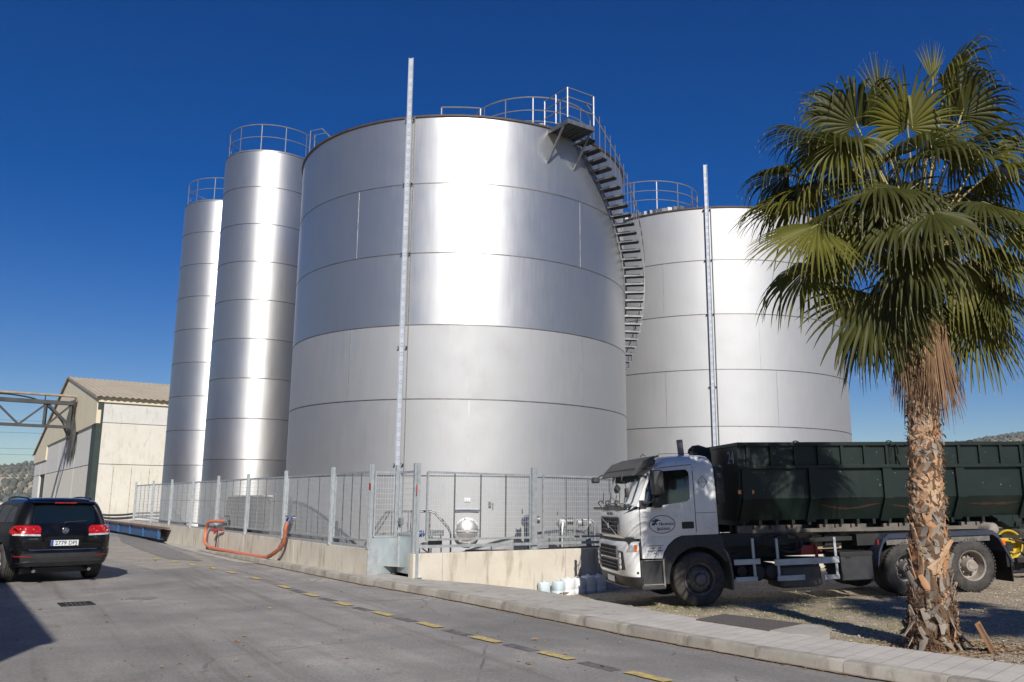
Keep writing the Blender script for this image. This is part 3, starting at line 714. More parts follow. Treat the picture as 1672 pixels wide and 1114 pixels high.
for i in range(NZ):
    mb = MB(); ph = PH0+DP*i; mb.bar(pol(ro, ph, z_t(i)-.02), pol(ro, ph, z_t(i)+.99), .028, .01, pol(1, ph, 0)); mb.build('baluster', 'rail_steel', hr)
# platform at the head of the stairs
pl = MB(); A_ = pol(Rr-.15, 29.5, TH-.08); B_ = pol(Rr-.15, 40, TH-.08); d_ = pol(1, 35, 0)
qd = [A_, B_, B_+d_*1.08, A_+d_*1.08]; pl.prism([(p.x, p.y) for p in qd], TH-.13, TH-.09, 'z')
for k in range(7):
    a = A_+(B_-A_)*(k+.5)/7; pl.bar(a-V((0, 0, .08)), a+d_*1.08-V((0, 0, .08)), .01, .05)
for a in (A_, B_): pl.bar(a+d_*.9-V((0, 0, .12)), a+d_*.17-V((0, 0, 1.0)), .05, .05)
pl.bar(A_-V((0, 0, .09)), A_+d_*1.08-V((0, 0, .09)), .02, .1); pl.bar(B_-V((0, 0, .09)), B_+d_*1.08-V((0, 0, .09)), .02, .1); pl.bar(A_+d_*1.08-V((0, 0, .09)), B_+d_*1.08-V((0, 0, .09)), .02, .1)
plo = pl.build('platform', 'tread_steel', t1)
pr = MB(); c0 = A_+V((0, 0, .04)); c1 = A_+d_*1.06+V((0, 0, .04)); c2 = B_+d_*1.06+V((0, 0, .04))
for h in (.34, .62, .90): pr.bar(c0+V((0, 0, h)), c1+V((0, 0, h)), .025, .02); pr.bar(c1+V((0, 0, h)), c2+V((0, 0, h)), .025, .02)
for p in (c0, (c0+c1)/2, c1, c2): pr.bar(p, p+V((0, 0, .90)), .03, .03, (1, 0, 0))
pr.tube([c2+V((0, 0, .90)), pol(ro, PH0-1.5, z_t(0)+1.1)], .018, 6)
pr.build('platform_railing', 'rail_steel', plo)
# railings on the roof of the middle tank (tank-local coordinates)
ring_rail(t1, (2.25, -2.0, 0), 1.9, TH+.22, 1.1, 14, mids=(.62, .3))
ring_rail(t1, (0, 0, 0), Rr-.12, TH+.0, .30, 1, 'rim_railing', a0=-4, a1=8, mids=())
mb = MB(); rq = random.Random(3)
for i in range(9): p = pol(4.6+rq.random()*.4, 18+i*2.4, TH+.15); mb.box(p, (.3, .14, .12), Matrix.Rotation(rq.random()*3, 3, 'Z'))
mb.build('roof_grating', 'galv_dark', t1)

t3, _, _ = big_tank('storage_tank', 8.15, 34.7, 'pale stainless steel tank at the right, partly behind the truck and the palm', [(0, 12, 'steel_pale')],
    [(-29.2, 4), (-29.2, 2), (6.6, 3), (12.6, 2), (-2, 1), (33, 4), (-29, 0)], -11.6, 13.6)
ring_rail(t3, (-2.75, -2.6, 0), 1.9, TH+.2, 1.1, 14, mids=(.66, .33))
mb = MB()
for i in range(12): mb.box(pol(Rr-.2, -46+i*2.2, TH+.12), (.22, .1, .16), Matrix.Rotation(R(20*i), 3, 'Z'))
mb.build('roof_grating', 'galv_dark', t3)

def silo(cx, cy, label):
    Rs = 1.93; t = empty('silo', (cx, cy, .1)); tag(t, label, 'silo', 'tall narrow steel silos'); H_ = 15.5
    shell_mb(Rs, 0, H_, 96).build('shell', 'steel_silo', t)
    mb = MB(); mb.lathe([(Rs, H_), (Rs-.06, H_+.06), (Rs-.3, H_+.16), (.9, H_+.34), (.01, H_+.4)], 72); mb.build('roof', 'steel_silo', t)
    mb = MB()
    for k in range(1, 11): z = 1.55*k-(.0 if k < 10 else .03); mb.lathe([(Rs-.001, z-.016), (Rs+.012, z-.012), (Rs+.012, z+.012), (Rs-.001, z+.016)], 96)
    mb.build('weld_seam', 'seam_dark', t)
    ring_rail(t, (0, 0, 0), Rs-.09, H_+.05, 1.1, 12, mids=(.52,))
    mb = MB(); mb.lathe([(Rs+.1, -.1), (Rs+.1, .2), (Rs-.05, .22)], 48); mb.build('plinth', 'slab_concrete', t)
    return t
d2, a2 = 35.6, R(-16.75); d1, a1_ = 42.4, R(-19.54)
s2 = silo(d2*sin(a2), d2*cos(a2), 'tall narrow steel silo standing next to the largest tank')
s1 = silo(d1*sin(a1_), d1*cos(a1_), 'tall narrow steel silo farthest to the left, behind the other silo')
# ladder head with hand rails on the nearer silo
mb = MB()
for dx in (0, .42):
    mb.tube([(1.75+dx*.2, -.95+dx, 15.0), (1.75+dx*.2, -.95+dx, 16.8), (2.2+dx*.2, -.85+dx, 16.95), (2.9, -.6+dx, 16.3), (2.9, -.6+dx, 15.0)], .022, 6)
mb.build('ladder_head', 'rail_steel', s2)
mb = MB()
for dx in (0, .42): mb.cyl((2.25, .2+dx, .3), (2.25, .2+dx, 16.0), .02, 6)
for k in range(50): mb.cyl((2.25, .2, .4+k*.3), (2.25, .62, .4+k*.3), .012, 6)
mb.build('ladder', 'rail_steel', s2)

# ------------------------------------------------------------------ things inside the compound
cb = empty('electrical_cabinet'); tag(cb, 'dark grey cabinet standing behind the fence in front of the nearer silo', 'cabinet')
rt3 = Matrix.Rotation(SA, 3, 'Z')
mb = MB(); mb.box(NS(8.42, 28.0, 1.05), (4.0, .22, 1.5), rt3); mb.build('body', 'cabinet_grey', cb, bevel=.01)
mb = MB(); mb.box(NS(8.41, 28.0, 1.82), (4.1, .3, .035), rt3); mb.build('top', 'panel_cream', cb)
mb = MB()
for s_ in (26.6, 28.0, 29.4): mb.box(NS(8.305, s_, 1.05), (1.3, .015, 1.35), rt3)
mb.build('door', 'cabinet_grey', cb)
# access stile: bent handrail tubes and steps
stl = empty('access_steps'); tag(stl, 'small galvanised access steps with bent tube handrails behind the gate', 'access steps')
def bent(y, x0, x1, zt, nm='handrail'):
    mb = MB(); mb.tube([(x0, y, .3), (x0+.02, y, .75), (x0+.3, y, 1.2), (x0+.46, y, zt-.02), (x0+.58, y, zt), (x1-.5, y, zt), (x1-.38, y, zt-.03), (x1-.06, y, 1.1), (x1, y, .95), (x1, y, .3)], .021, 8)
    for x in (x0+.6, (x0+x1)/2, x1-.5): mb.cyl((x, y, .3), (x, y, zt), .014, 6)
    mb.tube([(x0+.2, y, .95), (x1-.2, y, .95)], .013, 6); mb.build(nm, 'rail_steel', stl)
bent(19.65, -3.3, -1.35, 1.47); bent(20.4, -3.3, -1.4, 1.5)
for x, z, in ((-3.15, .5), (-2.9, .75), (-2.35, .98), (-1.9, .75), (-1.62, .5)):
    mb = MB(); mb.box((x, 20.0, z), (.26, .7, .03)); mb.build('step', 'tread_steel', stl)
# crate-like pump motor near the gate
def pump(x, y, label, w=.26, blue=False, ph=1.2, s=1.0):
    p = empty('pump', (x, y, .3)); tag(p, label, 'pump', 'pumps behind the fence')
    mb = MB(); mb.lathe([(.005, .16*s), (.11*s, .15*s), (.15*s, .09*s), (.165*s, 0), (.15*s, -.09*s), (.11*s, -.15*s), (.005, -.16*s)], 18, 'y', (0, 0, ph-.3)); mb.build('casing', 'seam_light', p)
    mb = MB(); mb.cyl((.05, 0, ph-.26), (.3*s, .02, ph-.26), .09*s, 14)
    for k in range(5): mb.cyl((.1+k*.04, 0, ph-.26), (.11+k*.04, 0, ph-.26), .105*s, 14)
    mb.build('motor', 'pump_blue' if blue else 'galv_dark', p)
    mb = MB(); mb.box((0, 0, (ph-.42)/2), (.16*s, .2, ph-.42)); mb.box((.22*s, 0, (ph-.5)/2), (.05, .14, ph-.5)); mb.build('stand', 'galv_dark', p)
    mb = MB(); mb.tube([(0, -.12, ph-.3), (0, -.3, ph-.32), (-.02, -.36, ph-.5), (-.02, -.36, .1), (-.02, -.2, .05)], .04*s, 10); mb.cyl((-.02, -.36, ph-.62), (-.02, -.36, ph-.58), .07*s, 12); mb.cyl((-.13*s, -.02, ph-.12), (-.13*s, -.02, ph-.02), .015, 6); mb.box((-.13*s, -.02, ph), (.03, .12, .015)); mb.build('pipe', 'seam_light', p)
    return p
pump(.42, 21.35, 'shiny round pump on a stand behind the mesh, right of the manhole', ph=1.24)
pump(1.3, 21.75, 'pump with a small pipe stub behind the mesh, right of the thick fence post', ph=1.2, s=.9)
pump(-2.2, 19.3, 'blue motor pump low down behind the gate leaf', blue=True, ph=.95, s=.75)
pi_ = empty('pipe_manifold'); tag(pi_, 'bright steel pipe bend with two uprights behind the right hand fence', 'pipes')
mb = MB(); mb.tube([(1.62, 21.75, .3), (1.62, 21.75, 1.2), (1.68, 21.75, 1.27), (2.05, 21.78, 1.27), (2.12, 21.8, 1.2), (2.12, 21.8, .3)], .035, 10); mb.build('bend', 'steel_dull', pi_)
mb = MB(); mb.cyl((1.72, 21.75, 1.2), (2.02, 21.78, 1.2), .085, 14); mb.cyl((1.7, 21.75, 1.2), (1.73, 21.75, 1.2), .11, 14); mb.build('filter', 'steel_dull', pi_)
mb = MB(); mb.box((1.95, 21.7, .8), (.13, .08, .95), Matrix.Rotation(R(-8), 3, 'Y')); mb.build('drain_chute', 'galv_dark', pi_)
co = empty('control_box'); tag(co, 'small dark tilted control box on legs behind the wall next to the gate', 'control box')
mb = MB(); mb.box((-1.62, 19.0, 1.02), (.3, .2, .12)); mb.build('louvre_box', 'galv_dark', co); mb = MB(); mb.box((-1.64, 18.95, .84), (.3, .05, .16), Matrix.Rotation(R(30), 3, 'X')); mb.build('screen', 'plastic_grey', co)
mb = MB(); mb.bar((-1.74, 19, .3), (-1.72, 19, 1), .025, .025); mb.bar((-1.5, 19, .3), (-1.52, 19, 1), .025, .025); mb.bar((-2.0, 19, .75), (-1.8, 19, .6), .025, .025); mb.build('leg', 'hardware_black', co)
mb = MB(); mb.tube([PW(1.6, .5, .60), PW(3.0, .5, .56), PW(5.2, .5, .60), PW(8.0, .5, .62)], .05, 10); tag(mb.build('ground_pipe', 'frame_dusty'), 'long grey pipe lying low behind the right hand wall', 'pipe')

# hoses
hp = [(29.0, 1.01), (29.9, .97), (30.35, .80), (30.45, .54), (30.2, .27), (29.6, .13), (28.57, .10), (27.35, .10), (26.19, .10), (25.1, .10), (24.2, .11), (23.55, .14), (23.0, .27), (22.6, .5), (22.42, .76), (22.4, 1.0), (22.42, 1.12)]
def spl(pts, k=5):
    out = []; P = [V(p) for p in pts]
    for i in range(len(P)-1):
        p0, p1, p2, p3 = P[max(i-1, 0)], P[i], P[i+1], P[min(i+2, len(P)-1)]
        for j in range(k): t = j/k; out.append(.5*((2*p1)+(p2-p0)*t+(2*p0-5*p1+4*p2-p3)*t*t+(-p0+3*p1-3*p2+p3)*t**3))
    out.append(P[-1]); return out
hz = [NS(7.78-(.07 if z < .3 else 0), s_, z+(.03 if z < .3 else 0)) for s_, z in hp]; hz[0] = NS(7.95, 28.7, 1.0); hz[-1] = NS(7.85, 22.42, 1.15)
ho = empty('hose', (0, 0, 0)); tag(ho, 'thick orange hose looping down over the long low wall to the ground', 'hose')
S_ = spl(hz); n1 = int(len(S_)*.70)
mb = MB(); mb.tube(S_[:n1+1], .052, 14); mb.build('orange_length', 'orange_hose', ho)
mb = MB(); mb.tube(S_[n1:], [.054+.005*sin(i*1.9) for i in range(len(S_)-n1)], 14); mb.build('brown_length', 'brown_hose', ho)
mb = MB(); mb.cyl(NS(7.85, 22.42, 1.13), NS(7.9, 22.42, 1.24), .085, 12); mb.cyl(NS(7.9, 22.42, 1.22), NS(8.05, 22.42, 1.26), .06, 12); mb.box(NS(7.8, 22.42, 1.28), (.05, .1, .03)); mb.cyl(NS(7.95, 28.75, 1.0), NS(7.97, 28.3, 1.0), .055, 12); mb.cyl(NS(7.95, 28.45, .85), NS(7.95, 28.45, 1.15), .03, 8); mb.box(NS(7.9, 28.45, 1.17), (.16, .03, .02)); mb.build('coupling', 'chrome', ho)
mb = MB(); mb.tube([NS(7.86, 28.6, .72), NS(7.8, 29.1, .72), NS(7.76, 29.3, .6)], .03, 8); mb.cyl(NS(7.76, 29.28, .7), NS(7.72, 29.36, .7), .05, 10); mb.build('red_valve', 'red_paint', ho)
mb = MB(); mb.tube(spl([NS(7.84, 22.6, .9), NS(7.8, 22.75, .6), NS(7.72, 23.0, .3), NS(7.6, 23.2, .12), NS(7.56, 23.0, .14)]), .008, 6); mb.build('cord', 'black_rubber', ho); mb = MB(); mb.tube(spl([NS(7.82, 29.1, .68), NS(7.8, 29.1, .4), NS(7.8, 29.15, .12)]), .02, 6); mb.build('cord', 'black_rubber', ho)
# black pipe along the hall, weighbridge beam
Oc = NS(8.4, 62.9)
mb = MB(); mb.tube(spl([Oc+NV*(.3)-LV*.2+V((0, 0, .72)), Oc+NV*1.2-LV*.3+V((0, 0, .62)), Oc+NV*2.2-LV*.3+V((0, 0, .64)), Oc+NV*3.2-LV*.3+V((0, 0, .74)), Oc+NV*6-LV*.3+V((0, 0, .8)), Oc+NV*9-LV*.3+V((0, 0, .7))]), .07, 10)
tag(mb.build('ground_pipe', 'black_rubber'), 'black pipe sagging along the foot of the cream hall wall', 'pipe')
wb = empty('weighbridge'); tag(wb, 'blue steel weighbridge beam with a rusty top plate at the foot of the wall', 'weighbridge')
mb = MB(); mb.bar(NS(7.55, 36.4, .32), NS(7.55, 54, .30), .02, .40); mb.bar(NS(7.62, 36.4, .13), NS(7.62, 54, .11), .16, .02)
mb.build('beam', 'blue_steel', wb)
mb = MB()
for s_ in (36.42, 39.5, 42.5, 45.5, 48.5, 51.5): mb.box(NS(7.50, s_, .32), (.03, .1, .38), rt3); mb.cyl(NS(7.53, s_+.5, .25), NS(7.49, s_+.5, .25), .03, 8)
mb.build('stiffener', 'blue_steel', wb)
mb = MB(); mb.bar(NS(7.66, 36.2, .55), NS(7.66, 54, .53), .42, .04); mb.build('top_plate', 'rust_plate', wb)

# jerrycans by the wall
for i, (x, c_, k, tilt) in enumerate([(.66, 'can_blue', 0, -5), (.93, 'can_blue', 1, 4), (1.2, 'can_white', 0, 0), (1.46, 'can_white', 0, 1), (1.72, 'can_white', 0, 0), (1.98, 'can_white', 1, 0)]):
    t_ = (x+2)/.812; p = PW(t_, -.22-(.06 if i == 1 else 0)); j = empty('jerrycan', (p.x, p.y, ground_z(p.x, p.y)-.01), R(28+tilt*2))
    tag(j, ['pale blue jerrycan leaning at the left end of the row by the wall', 'pale blue jerrycan second from the left, between the leaning one and the white ones', 'white jerrycan in the sun, left one of the bright pair', 'white jerrycan in the sun, right one of the bright pair touching the shadow',
            'white jerrycan in the truck shadow, next to the sunlit pair', 'white jerrycan in the truck shadow, nearest to the truck'][i], 'jerrycan', 'jerrycans by the wall')
    s_ = .92 if i < 2 else 1.06
    mb = MB(); mb.X = Matrix.Rotation(R(tilt), 4, 'Y') @ Matrix.Scale(s_, 4)
    w, dp, h = .125, .14, .36
    mb.loft([[(a*(w-q)*.98, b*(dp-q), z) for a, b in ((-1, -.8), (-.8, -1), (.8, -1), (1, -.8), (1, .8), (.8, 1), (-.8, 1), (-1, .8))] for z, q in ((0, .012), (.015, 0), (.12, 0), (.13, .008), (.145, 0), (h-.03, 0), (h-.008, .006), (h, .02))])
    mb.build('body', c_, j, smooth=50)
    mb = MB(); mb.X = Matrix.Rotation(R(tilt), 4, 'Y') @ Matrix.Scale(s_, 4); mb.tube([(0, -.03, h-.01), (0, -.02, h+.02), (0, .07, h+.02), (0, .09, h-.01)], .014, 8); mb.build('handle', c_, j)
    mb = MB(); mb.X = Matrix.Rotation(R(tilt), 4, 'Y') @ Matrix.Scale(s_, 4); mb.cyl((0, -.085, h-.01), (0, -.085, h+.015), .03, 12); mb.build('cap', 'can_blue' if i % 2 else 'can_white', j)
pap = MB()
for i in range(14):
    t_ = 2.3+rnd.random()*1.4; p = PW(t_, -.3-rnd.random()*.25); z = ground_z(p.x, p.y)+.01; a = rnd.random()*6
    pts = [(p.x+cos(a+k*1.57)*.07*rnd.uniform(.6, 1.4), p.y+sin(a+k*1.57)*.07*rnd.uniform(.6, 1.4), z+rnd.uniform(0, .09)) for k in range(4)]; pap.add(pts, [(0, 1, 2), (0, 2, 3)])
tag(pap.build('litter', 'litter', smooth=0), 'crumpled rags and dry leaves on the gravel left of the jerrycans', 'litter', kind='stuff')

# ------------------------------------------------------------------ hall at the left
def H3(u, v, z): return NS(8.4+v, 62.9+u, z)
hall = empty('warehouse'); tag(hall, 'cream industrial hall with ribbed gable roof at the left, behind the car', 'building')
UE, VE = 42.6, 42
def quad(mb, *p): return mb.add([tuple(q) for q in p], [tuple(range(len(p)))])
def slab(mb, u0, u1, v0, v1, z0, z1):
    c = [H3(u0, v0, 0), H3(u1, v0, 0), H3(u1, v1, 0), H3(u0, v1, 0)]; mb.prism([(p.x, p.y) for p in c], z0, z1, 'z')
# side wall: precast panels in courses
for z0, z1, mt in ((-.3, 3.96, 'panel_cream'), (4.0, 6.74, 'panel_cream'), (6.78, 8.12, 'panel_white')):
    mb = MB(); slab(mb, .02, .22, .35, VE, z0, z1); mb.build('side_wall', mt, hall, smooth=0)
mb = MB(); slab(mb, .08, .2, .36, VE-.1, -.2, 8.1); mb.build('wall_joint', 'seam_dark', hall, smooth=0)
mb = MB()
for v in range(0, 20):
    for k in range(5): mb.box(H3(.0, 1.3+v*1.15, .5+k*.75), (.045, .045, .045))
    mb.box(H3(.012, 1.3+v*1.15, 2.2), (.018, .018, 3.2))
mb.build('fixing', 'frame_tan', hall)
mb = MB(); slab(mb, -.12, .30, -.02, VE, 8.12, 8.5); mb.build('eaves_fascia', 'cream_metal', hall, smooth=0)
# gable
mb = MB(); slab(mb, -.05, 1.9, -.02, .33, -.3, 8.12); mb.build('corner_post', 'green_dark', hall, smooth=0)
panels = []
for (u0, u1) in ((1.92, 10.0), (10.15, 20.6), (20.75, 30.6)):
    for z0, z1, mt in ((-.3, 3.94, 'panel_cream'), (4.0, 6.66, 'panel_white')):
        mb = MB(); slab(mb, u0, u1, .05, .25, z0, z1); mb.build('gable_wall', mt, hall, smooth=0)
for (u0, u1, z0, z1) in ((30.75, 36.3, 4.0, 5.3), (36.5, 42.5, 4.0, 5.3), (36.5, 42.5, -.3, 3.94), (30.75, 31.0, -.3, 3.94)):
    mb = MB(); slab(mb, u0, u1, .05, .25, z0, z1); mb.build('gable_wall', 'panel_white', hall, smooth=0)
mb = MB(); slab(mb, .3, 42.4, .3, .5, -.3, 6.7); mb.build('back_panel', 'green_dark', hall, smooth=0)
mb = MB(); slab(mb, 30.9, 36.4, .34, .4, -.3, 3.9); mb.build('doorway', 'hardware_black', hall, smooth=0)
def gz_(u): return 8.5+(11.8-8.5)*u/17.7 if u < 17.7 else 11.8-(11.8-6.3)*(u-17.7)/24.9
poly = [(1.0, 6.68), (30.7, 6.68), (30.7, 5.32), (42.7, 5.32), (42.7, 6.3), (17.7, 11.8), (0, 8.5), (-.1, 6.68)]
mb = MB(); A_ = [H3(u, -.08, z) for u, z in poly]; B_ = [H3(u, .2, z) for u, z in poly]; n = len(poly)
mb.add([tuple(p) for p in A_+B_], [tuple(range(n)), tuple(range(n, 2*n))[::-1]]+[(i, n+i, n+(i+1) % n, (i+1) % n) for i in range(n)]); mb.build('gable_fascia', 'cream_metal', hall, smooth=0)
mb = MB()
for (ua, za, ub, zb) in ((-.45, 8.42, 17.7, 11.86), (43.1, 6.22, 17.7, 11.86)):
    n_ = int((VE+.3)/.4); vs = []; fs = []
    for i in range(n_*4+1):
        v = -.22+i*.1; h = (.0, .0, .055, .055)[i % 4]
        a = H3(ua, v, za+.02+h); b = H3(ub, v, zb+.02+h); vs += [tuple(a), tuple(b)]
    for i in range(n_*4): fs.append((2*i, 2*i+1, 2*i+3, 2*i+2))
    mb.add(vs, fs)
mb.build('roof', 'ribbed_roof', hall, smooth=0)
mb = MB()
for (ua, za, ub, zb) in ((-.45, 8.42, 17.7, 11.86), (43.1, 6.22, 17.7, 11.86)): mb.bar(H3(ua, -.22, za), H3(ub, -.22, zb), .06, .16)
mb.build('verge', 'frame_tan', hall)
# dark, patchy, part-transparent sheet under the truss head
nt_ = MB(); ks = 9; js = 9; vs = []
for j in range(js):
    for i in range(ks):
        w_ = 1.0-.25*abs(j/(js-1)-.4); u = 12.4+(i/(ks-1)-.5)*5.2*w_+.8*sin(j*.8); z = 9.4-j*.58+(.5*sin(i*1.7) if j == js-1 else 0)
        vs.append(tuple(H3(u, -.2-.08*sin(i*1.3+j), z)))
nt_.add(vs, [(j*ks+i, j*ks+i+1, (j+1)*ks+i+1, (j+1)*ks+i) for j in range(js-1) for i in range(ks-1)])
def dark_sheet_mat():
    t = NT('dark_sheet'); t.col(t.ramp(t.noise(.8, None, 6), [(.35, (.05, .05, .042, 1)), (.65, (.16, .15, .12, 1))])); t.set(rough=.9)
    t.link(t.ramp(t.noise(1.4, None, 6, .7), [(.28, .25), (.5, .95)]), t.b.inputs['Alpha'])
dark_sheet_mat()
tag(nt_.build('dark_sheet', 'dark_sheet'), 'dark patchy netting hanging on the hall gable below the end of the lattice gantry', 'sheeting')
# lattice gantry
gan = empty('lattice_gantry'); tag(gan, 'grey steel lattice gantry carrying a pipe from the left edge to the hall gable', 'gantry')
UT = 12.1
G = lambda v, z, du=0: H3(UT+du, v, z)
v0, v1 = -16.5, -.2
mb = MB(); mb.bar(G(v0, 9.08), G(v1, 9.08), .45, .30); mb.bar(G(v0, 7.2), G(v1, 7.2), .35, .22); mb.build('chord', 'gantry_grey', gan)
mb = MB(); k = 9; st_ = (v1-v0)/k
for i in range(k):
    a = v0+i*st_
    if i % 3 == 0: mb.bar(G(a, 7.2), G(a, 9.0), .14, .14)
    else: pass
    mb.bar(G(a, 7.25) if i % 2 else G(a, 9.0), G(a+st_, 9.0) if i % 2 else G(a+st_, 7.25), .15, .15)
mb.bar(G(v1-1.9, 7.2), G(v1-1.9, 9.1), .2, .2); mb.bar(G(v1-1.8, 9), G(v1-.1, 7.2), .16, .16); mb.bar(G(v1-1.8, 7.2), G(v1-.1, 9.0), .16, .16); mb.bar(G(v1-.1, 7.1), G(v1-.1, 9.3), .18, .2)
mb.build('brace', 'gantry_grey', gan)
mb = MB(); mb.cyl(G(v0, 9.62), G(v1+.3, 9.66), .10, 10); mb.cyl(G(-6.3, 9.62), G(-6.1, 9.62), .16, 10); mb.build('pipe', 'frame_tan', gan)
mb = MB(); mb.tube(spl([G(-8, 9.3), G(-6, 9.5), G(-4, 9.45), G(-2.5, 9.1), G(-1.2, 8.0), G(-.6, 7.2)]), .06, 6); mb.cyl(G(-.7, 7.2), G(-.4, 6.6), .09, 8)
for v in (-8, -2.2): mb.bar(G(v, 9.1), G(v, 9.6), .06, .06)
mb.build('cable', 'hardware_black', gan)
mb = MB(); mb.bar(G(v0+.4, -.2, -.8), G(v0+.4, 9.0, -.1), .22, .22); mb.bar(G(v0+.4, -.2, .8), G(v0+.4, 9.0, .1), .22, .22); mb.build('support_leg', 'frame_dusty', gan)
# hall on the near left side of the street (outside the picture, its shadow reaches in)
lf = empty('workshop'); tag(lf, 'plain rendered workshop building beside the street at the left edge', 'building')
mb = MB(); c = [NS(-2.85, 3.3), NS(-2.85, 46), NS(-16, 46), NS(-16, 3.3)]; mb.prism([(p.x, p.y) for p in c][::-1], -.2, 5.9, 'z'); mb.build('wall', 'panel_cream', lf, smooth=0)
mb = MB(); c = [NS(-2.8, 3.25), NS(-2.8, 46.1), NS(-16.1, 46.1), NS(-16.1, 3.25)]; mb.prism([(p.x, p.y) for p in c][::-1], 5.9, 6.05, 'z'); mb.build('roof', 'ribbed_roof', lf, smooth=0)
for s_ in (9, 18, 27, 36):
    mb = MB(); mb.box(NS(-2.86, s_, 2.9), (1.8, .08, 1.1), rt3); w_ = mb.build('window', 'frame_dark', lf); mb = MB(); mb.box(NS(-2.83, s_, 2.9), (1.6, .06, .95), rt3); mb.build('pane', 'glass_dark', w_)
# guard rail strip at the far left and the power lines
bw = MB(); bw.bar((-80, 112, .5), (-52, 120, .6), .3, .9); tag(bw.build('retaining_wall', 'panel_white', smooth=0), 'low pale wall far behind the car at the left edge', 'wall')
for i, (z0, z1) in enumerate([(24.0, 22.6), (20.4, 19.6), (15.9, 15.4), (14.2, 13.8)]):
    mb = MB(); P_ = []
    for k in range(25):
        t_ = k/24; P_.append((-190+150*t_, 226+30*t_, z0+(z1-z0)*t_-3.2*(4*t_*(1-t_))*.2))
    mb.tube(P_, .035, 5); tag(mb.build('power_line', 'hardware_black'), ['topmost power line left of the hall', 'second power line from the top left of the hall', 'third power line from the top left of the hall', 'lowest power line left of the hall'][i], 'power line', 'power lines')
# olive groves on the hills
og = MB(); ro_ = random.Random(5)
ico = [(0, 0, 1)]+[(.9*cos(k*pi/3)*.95, .9*sin(k*pi/3)*.95, .25) for k in range(6)]+[(.8*cos(k*pi/3+.5), .8*sin(k*pi/3+.5), -.45) for k in range(6)]
icf = [(0, 1+k, 1+(k+1) % 6) for k in range(6)]+[(1+k, 7+k, 1+(k+1) % 6) for k in range(6)]+[(7+k, 7+(k+1) % 6, 1+(k+1) % 6) for k in range(6)]
def grove(aza, azb, ra, rb, sp, rowang, keep):
    ca, sa = cos(rowang), sin(rowang); N = int(rb/sp)+2
    for i in range(-N, N):
        for j in range(-N, N):
            x0, y0 = i*sp*.55, j*sp*1.75; x, y = x0*ca-y0*sa, x0*sa+y0*ca
            if y < 0: continue
            r_ = hypot(x, y); az = math.degrees(atan2(x, y))
            if not (aza < az < azb and ra < r_ < rb): continue
            dn = noise.noise(V((x, y, 9))/90)
            if ro_.random() > keep+dn*.6: continue
            x += ro_.uniform(-.7, .7); y += ro_.uniform(-.7, .7); z = ground_z(x, y); s_ = ro_.uniform(1.5, 2.5)*(1.25 if dn > .25 else 1)
            a = ro_.random()*6; c1, s1 = cos(a), sin(a)
            s_ *= .9; og.add([((p[0]*c1-p[1]*s1)*s_*ro_.uniform(.8, 1.2)+x, (p[0]*s1+p[1]*c1)*s_*ro_.uniform(.8, 1.2)+y, p[2]*s_*.85+z+s_*.55) for p in ico], icf)
grove(-37, -26, 330, 930, 8.2, R(28), .86)
grove(20, 36, 420, 930, 6.6, R(-40), .85)
tag(og.build('olive_grove', 'olive', smooth=80), 'rows of olive trees covering the far hillside', 'olive grove', kind='stuff')

# ------------------------------------------------------------------ wheels
def make_tyre(parent, r, w, nlug=0, side=1):
    """axis along local y, outer face at y=0 going to +y*w (side=1) """
    mb = MB(); s = side; rr = r*.54
    prof = [(rr, .03), (rr+.02, .006), (r*.70, -.012), (r*.86, -.006), (r*.95, .012), (r*.985, .03), (r, .055)]
    for g in (.25, .42, .58, .75): prof += [(r, w*g-.008), (r-.014, w*g-.006), (r-.014, w*g+.006), (r, w*g+.008)]
    prof += [(r, w-.055), (r*.985, w-.03), (r*.95, w-.012), (r*.86, w+.006), (rr, w-.03)]
    mb.lathe([(a, b*s) for a, b in prof], 64, 'y')
    if nlug:
        for k in range(nlug):
            t = 2*pi*k/nlug; X = Matrix.Rotation(t, 4, 'Y'); mb.X = X
            for y in (.04, w-.04): mb.box((r-.004, y*s, 0), (.022, .07, 2*pi*r/nlug*.55))
        mb.X = Matrix()
    return mb.build('tyre', 'tyre', parent, smooth=40)

# ------------------------------------------------------------------ black car
def rounded_ring(z, x0, x1, hw, r0, r1, n=7, side=10, end=6, yc=0, tilt=0, ky=1.0, bw=.035):
    """closed plan ring, x0 rear .. x1 front"""
    pts = []
    def corner(cx, cy, r_, a0, a1, k=1.0):
        for i in range(n+1): a = a0+(a1-a0)*i/n; pts.append((cx+r_*cos(a), cy+r_*k*sin(a)))
    def line(a, b, k):
        for i in range(1, k): pts.append((a[0]+(b[0]-a[0])*i/k, a[1]+(b[1]-a[1])*i/k))
    corner(x1-r1, hw-r1, r1, 0, pi/2); line((x1-r1, hw), (x0+r0, hw), side); corner(x0+r0, hw-r0*ky, r0, pi/2, pi, ky)
    line((x0, hw-r0*ky), (x0, -hw+r0*ky), end); corner(x0+r0, -hw+r0*ky, r0, pi, 3*pi/2, ky); line((x0+r0, -hw), (x1-r1, -hw), side); corner(x1-r1, -hw+r1, r1, -pi/2, 0)
    line((x1, -hw+r1), (x1, hw-r1), end)
    out = []
    for x, y in pts:
        bow = bw*(1-(y/hw)**2) if hw > .3 else 0       # ends bow outwards in plan
        xx = x-bow*(1 if x < (x0+x1)/2 else -1)*min(1, abs(x-(x0+x1)/2)/((x1-x0)/2))**6
        out.append((xx, y+yc, z+tilt*x))
    return out
car = empty('parked_car'); tag(car, 'black estate car seen from behind on the street at the left', 'car')
HD = R(-43); b0 = V((-9.58, 18.7, 0)); fwd = V((sin(HD), cos(HD), 0)); lft = V((-fwd.y, fwd.x, 0))
org = b0+lft*.27; car.location = org; car.rotation_euler.z = atan2(fwd.y, fwd.x)
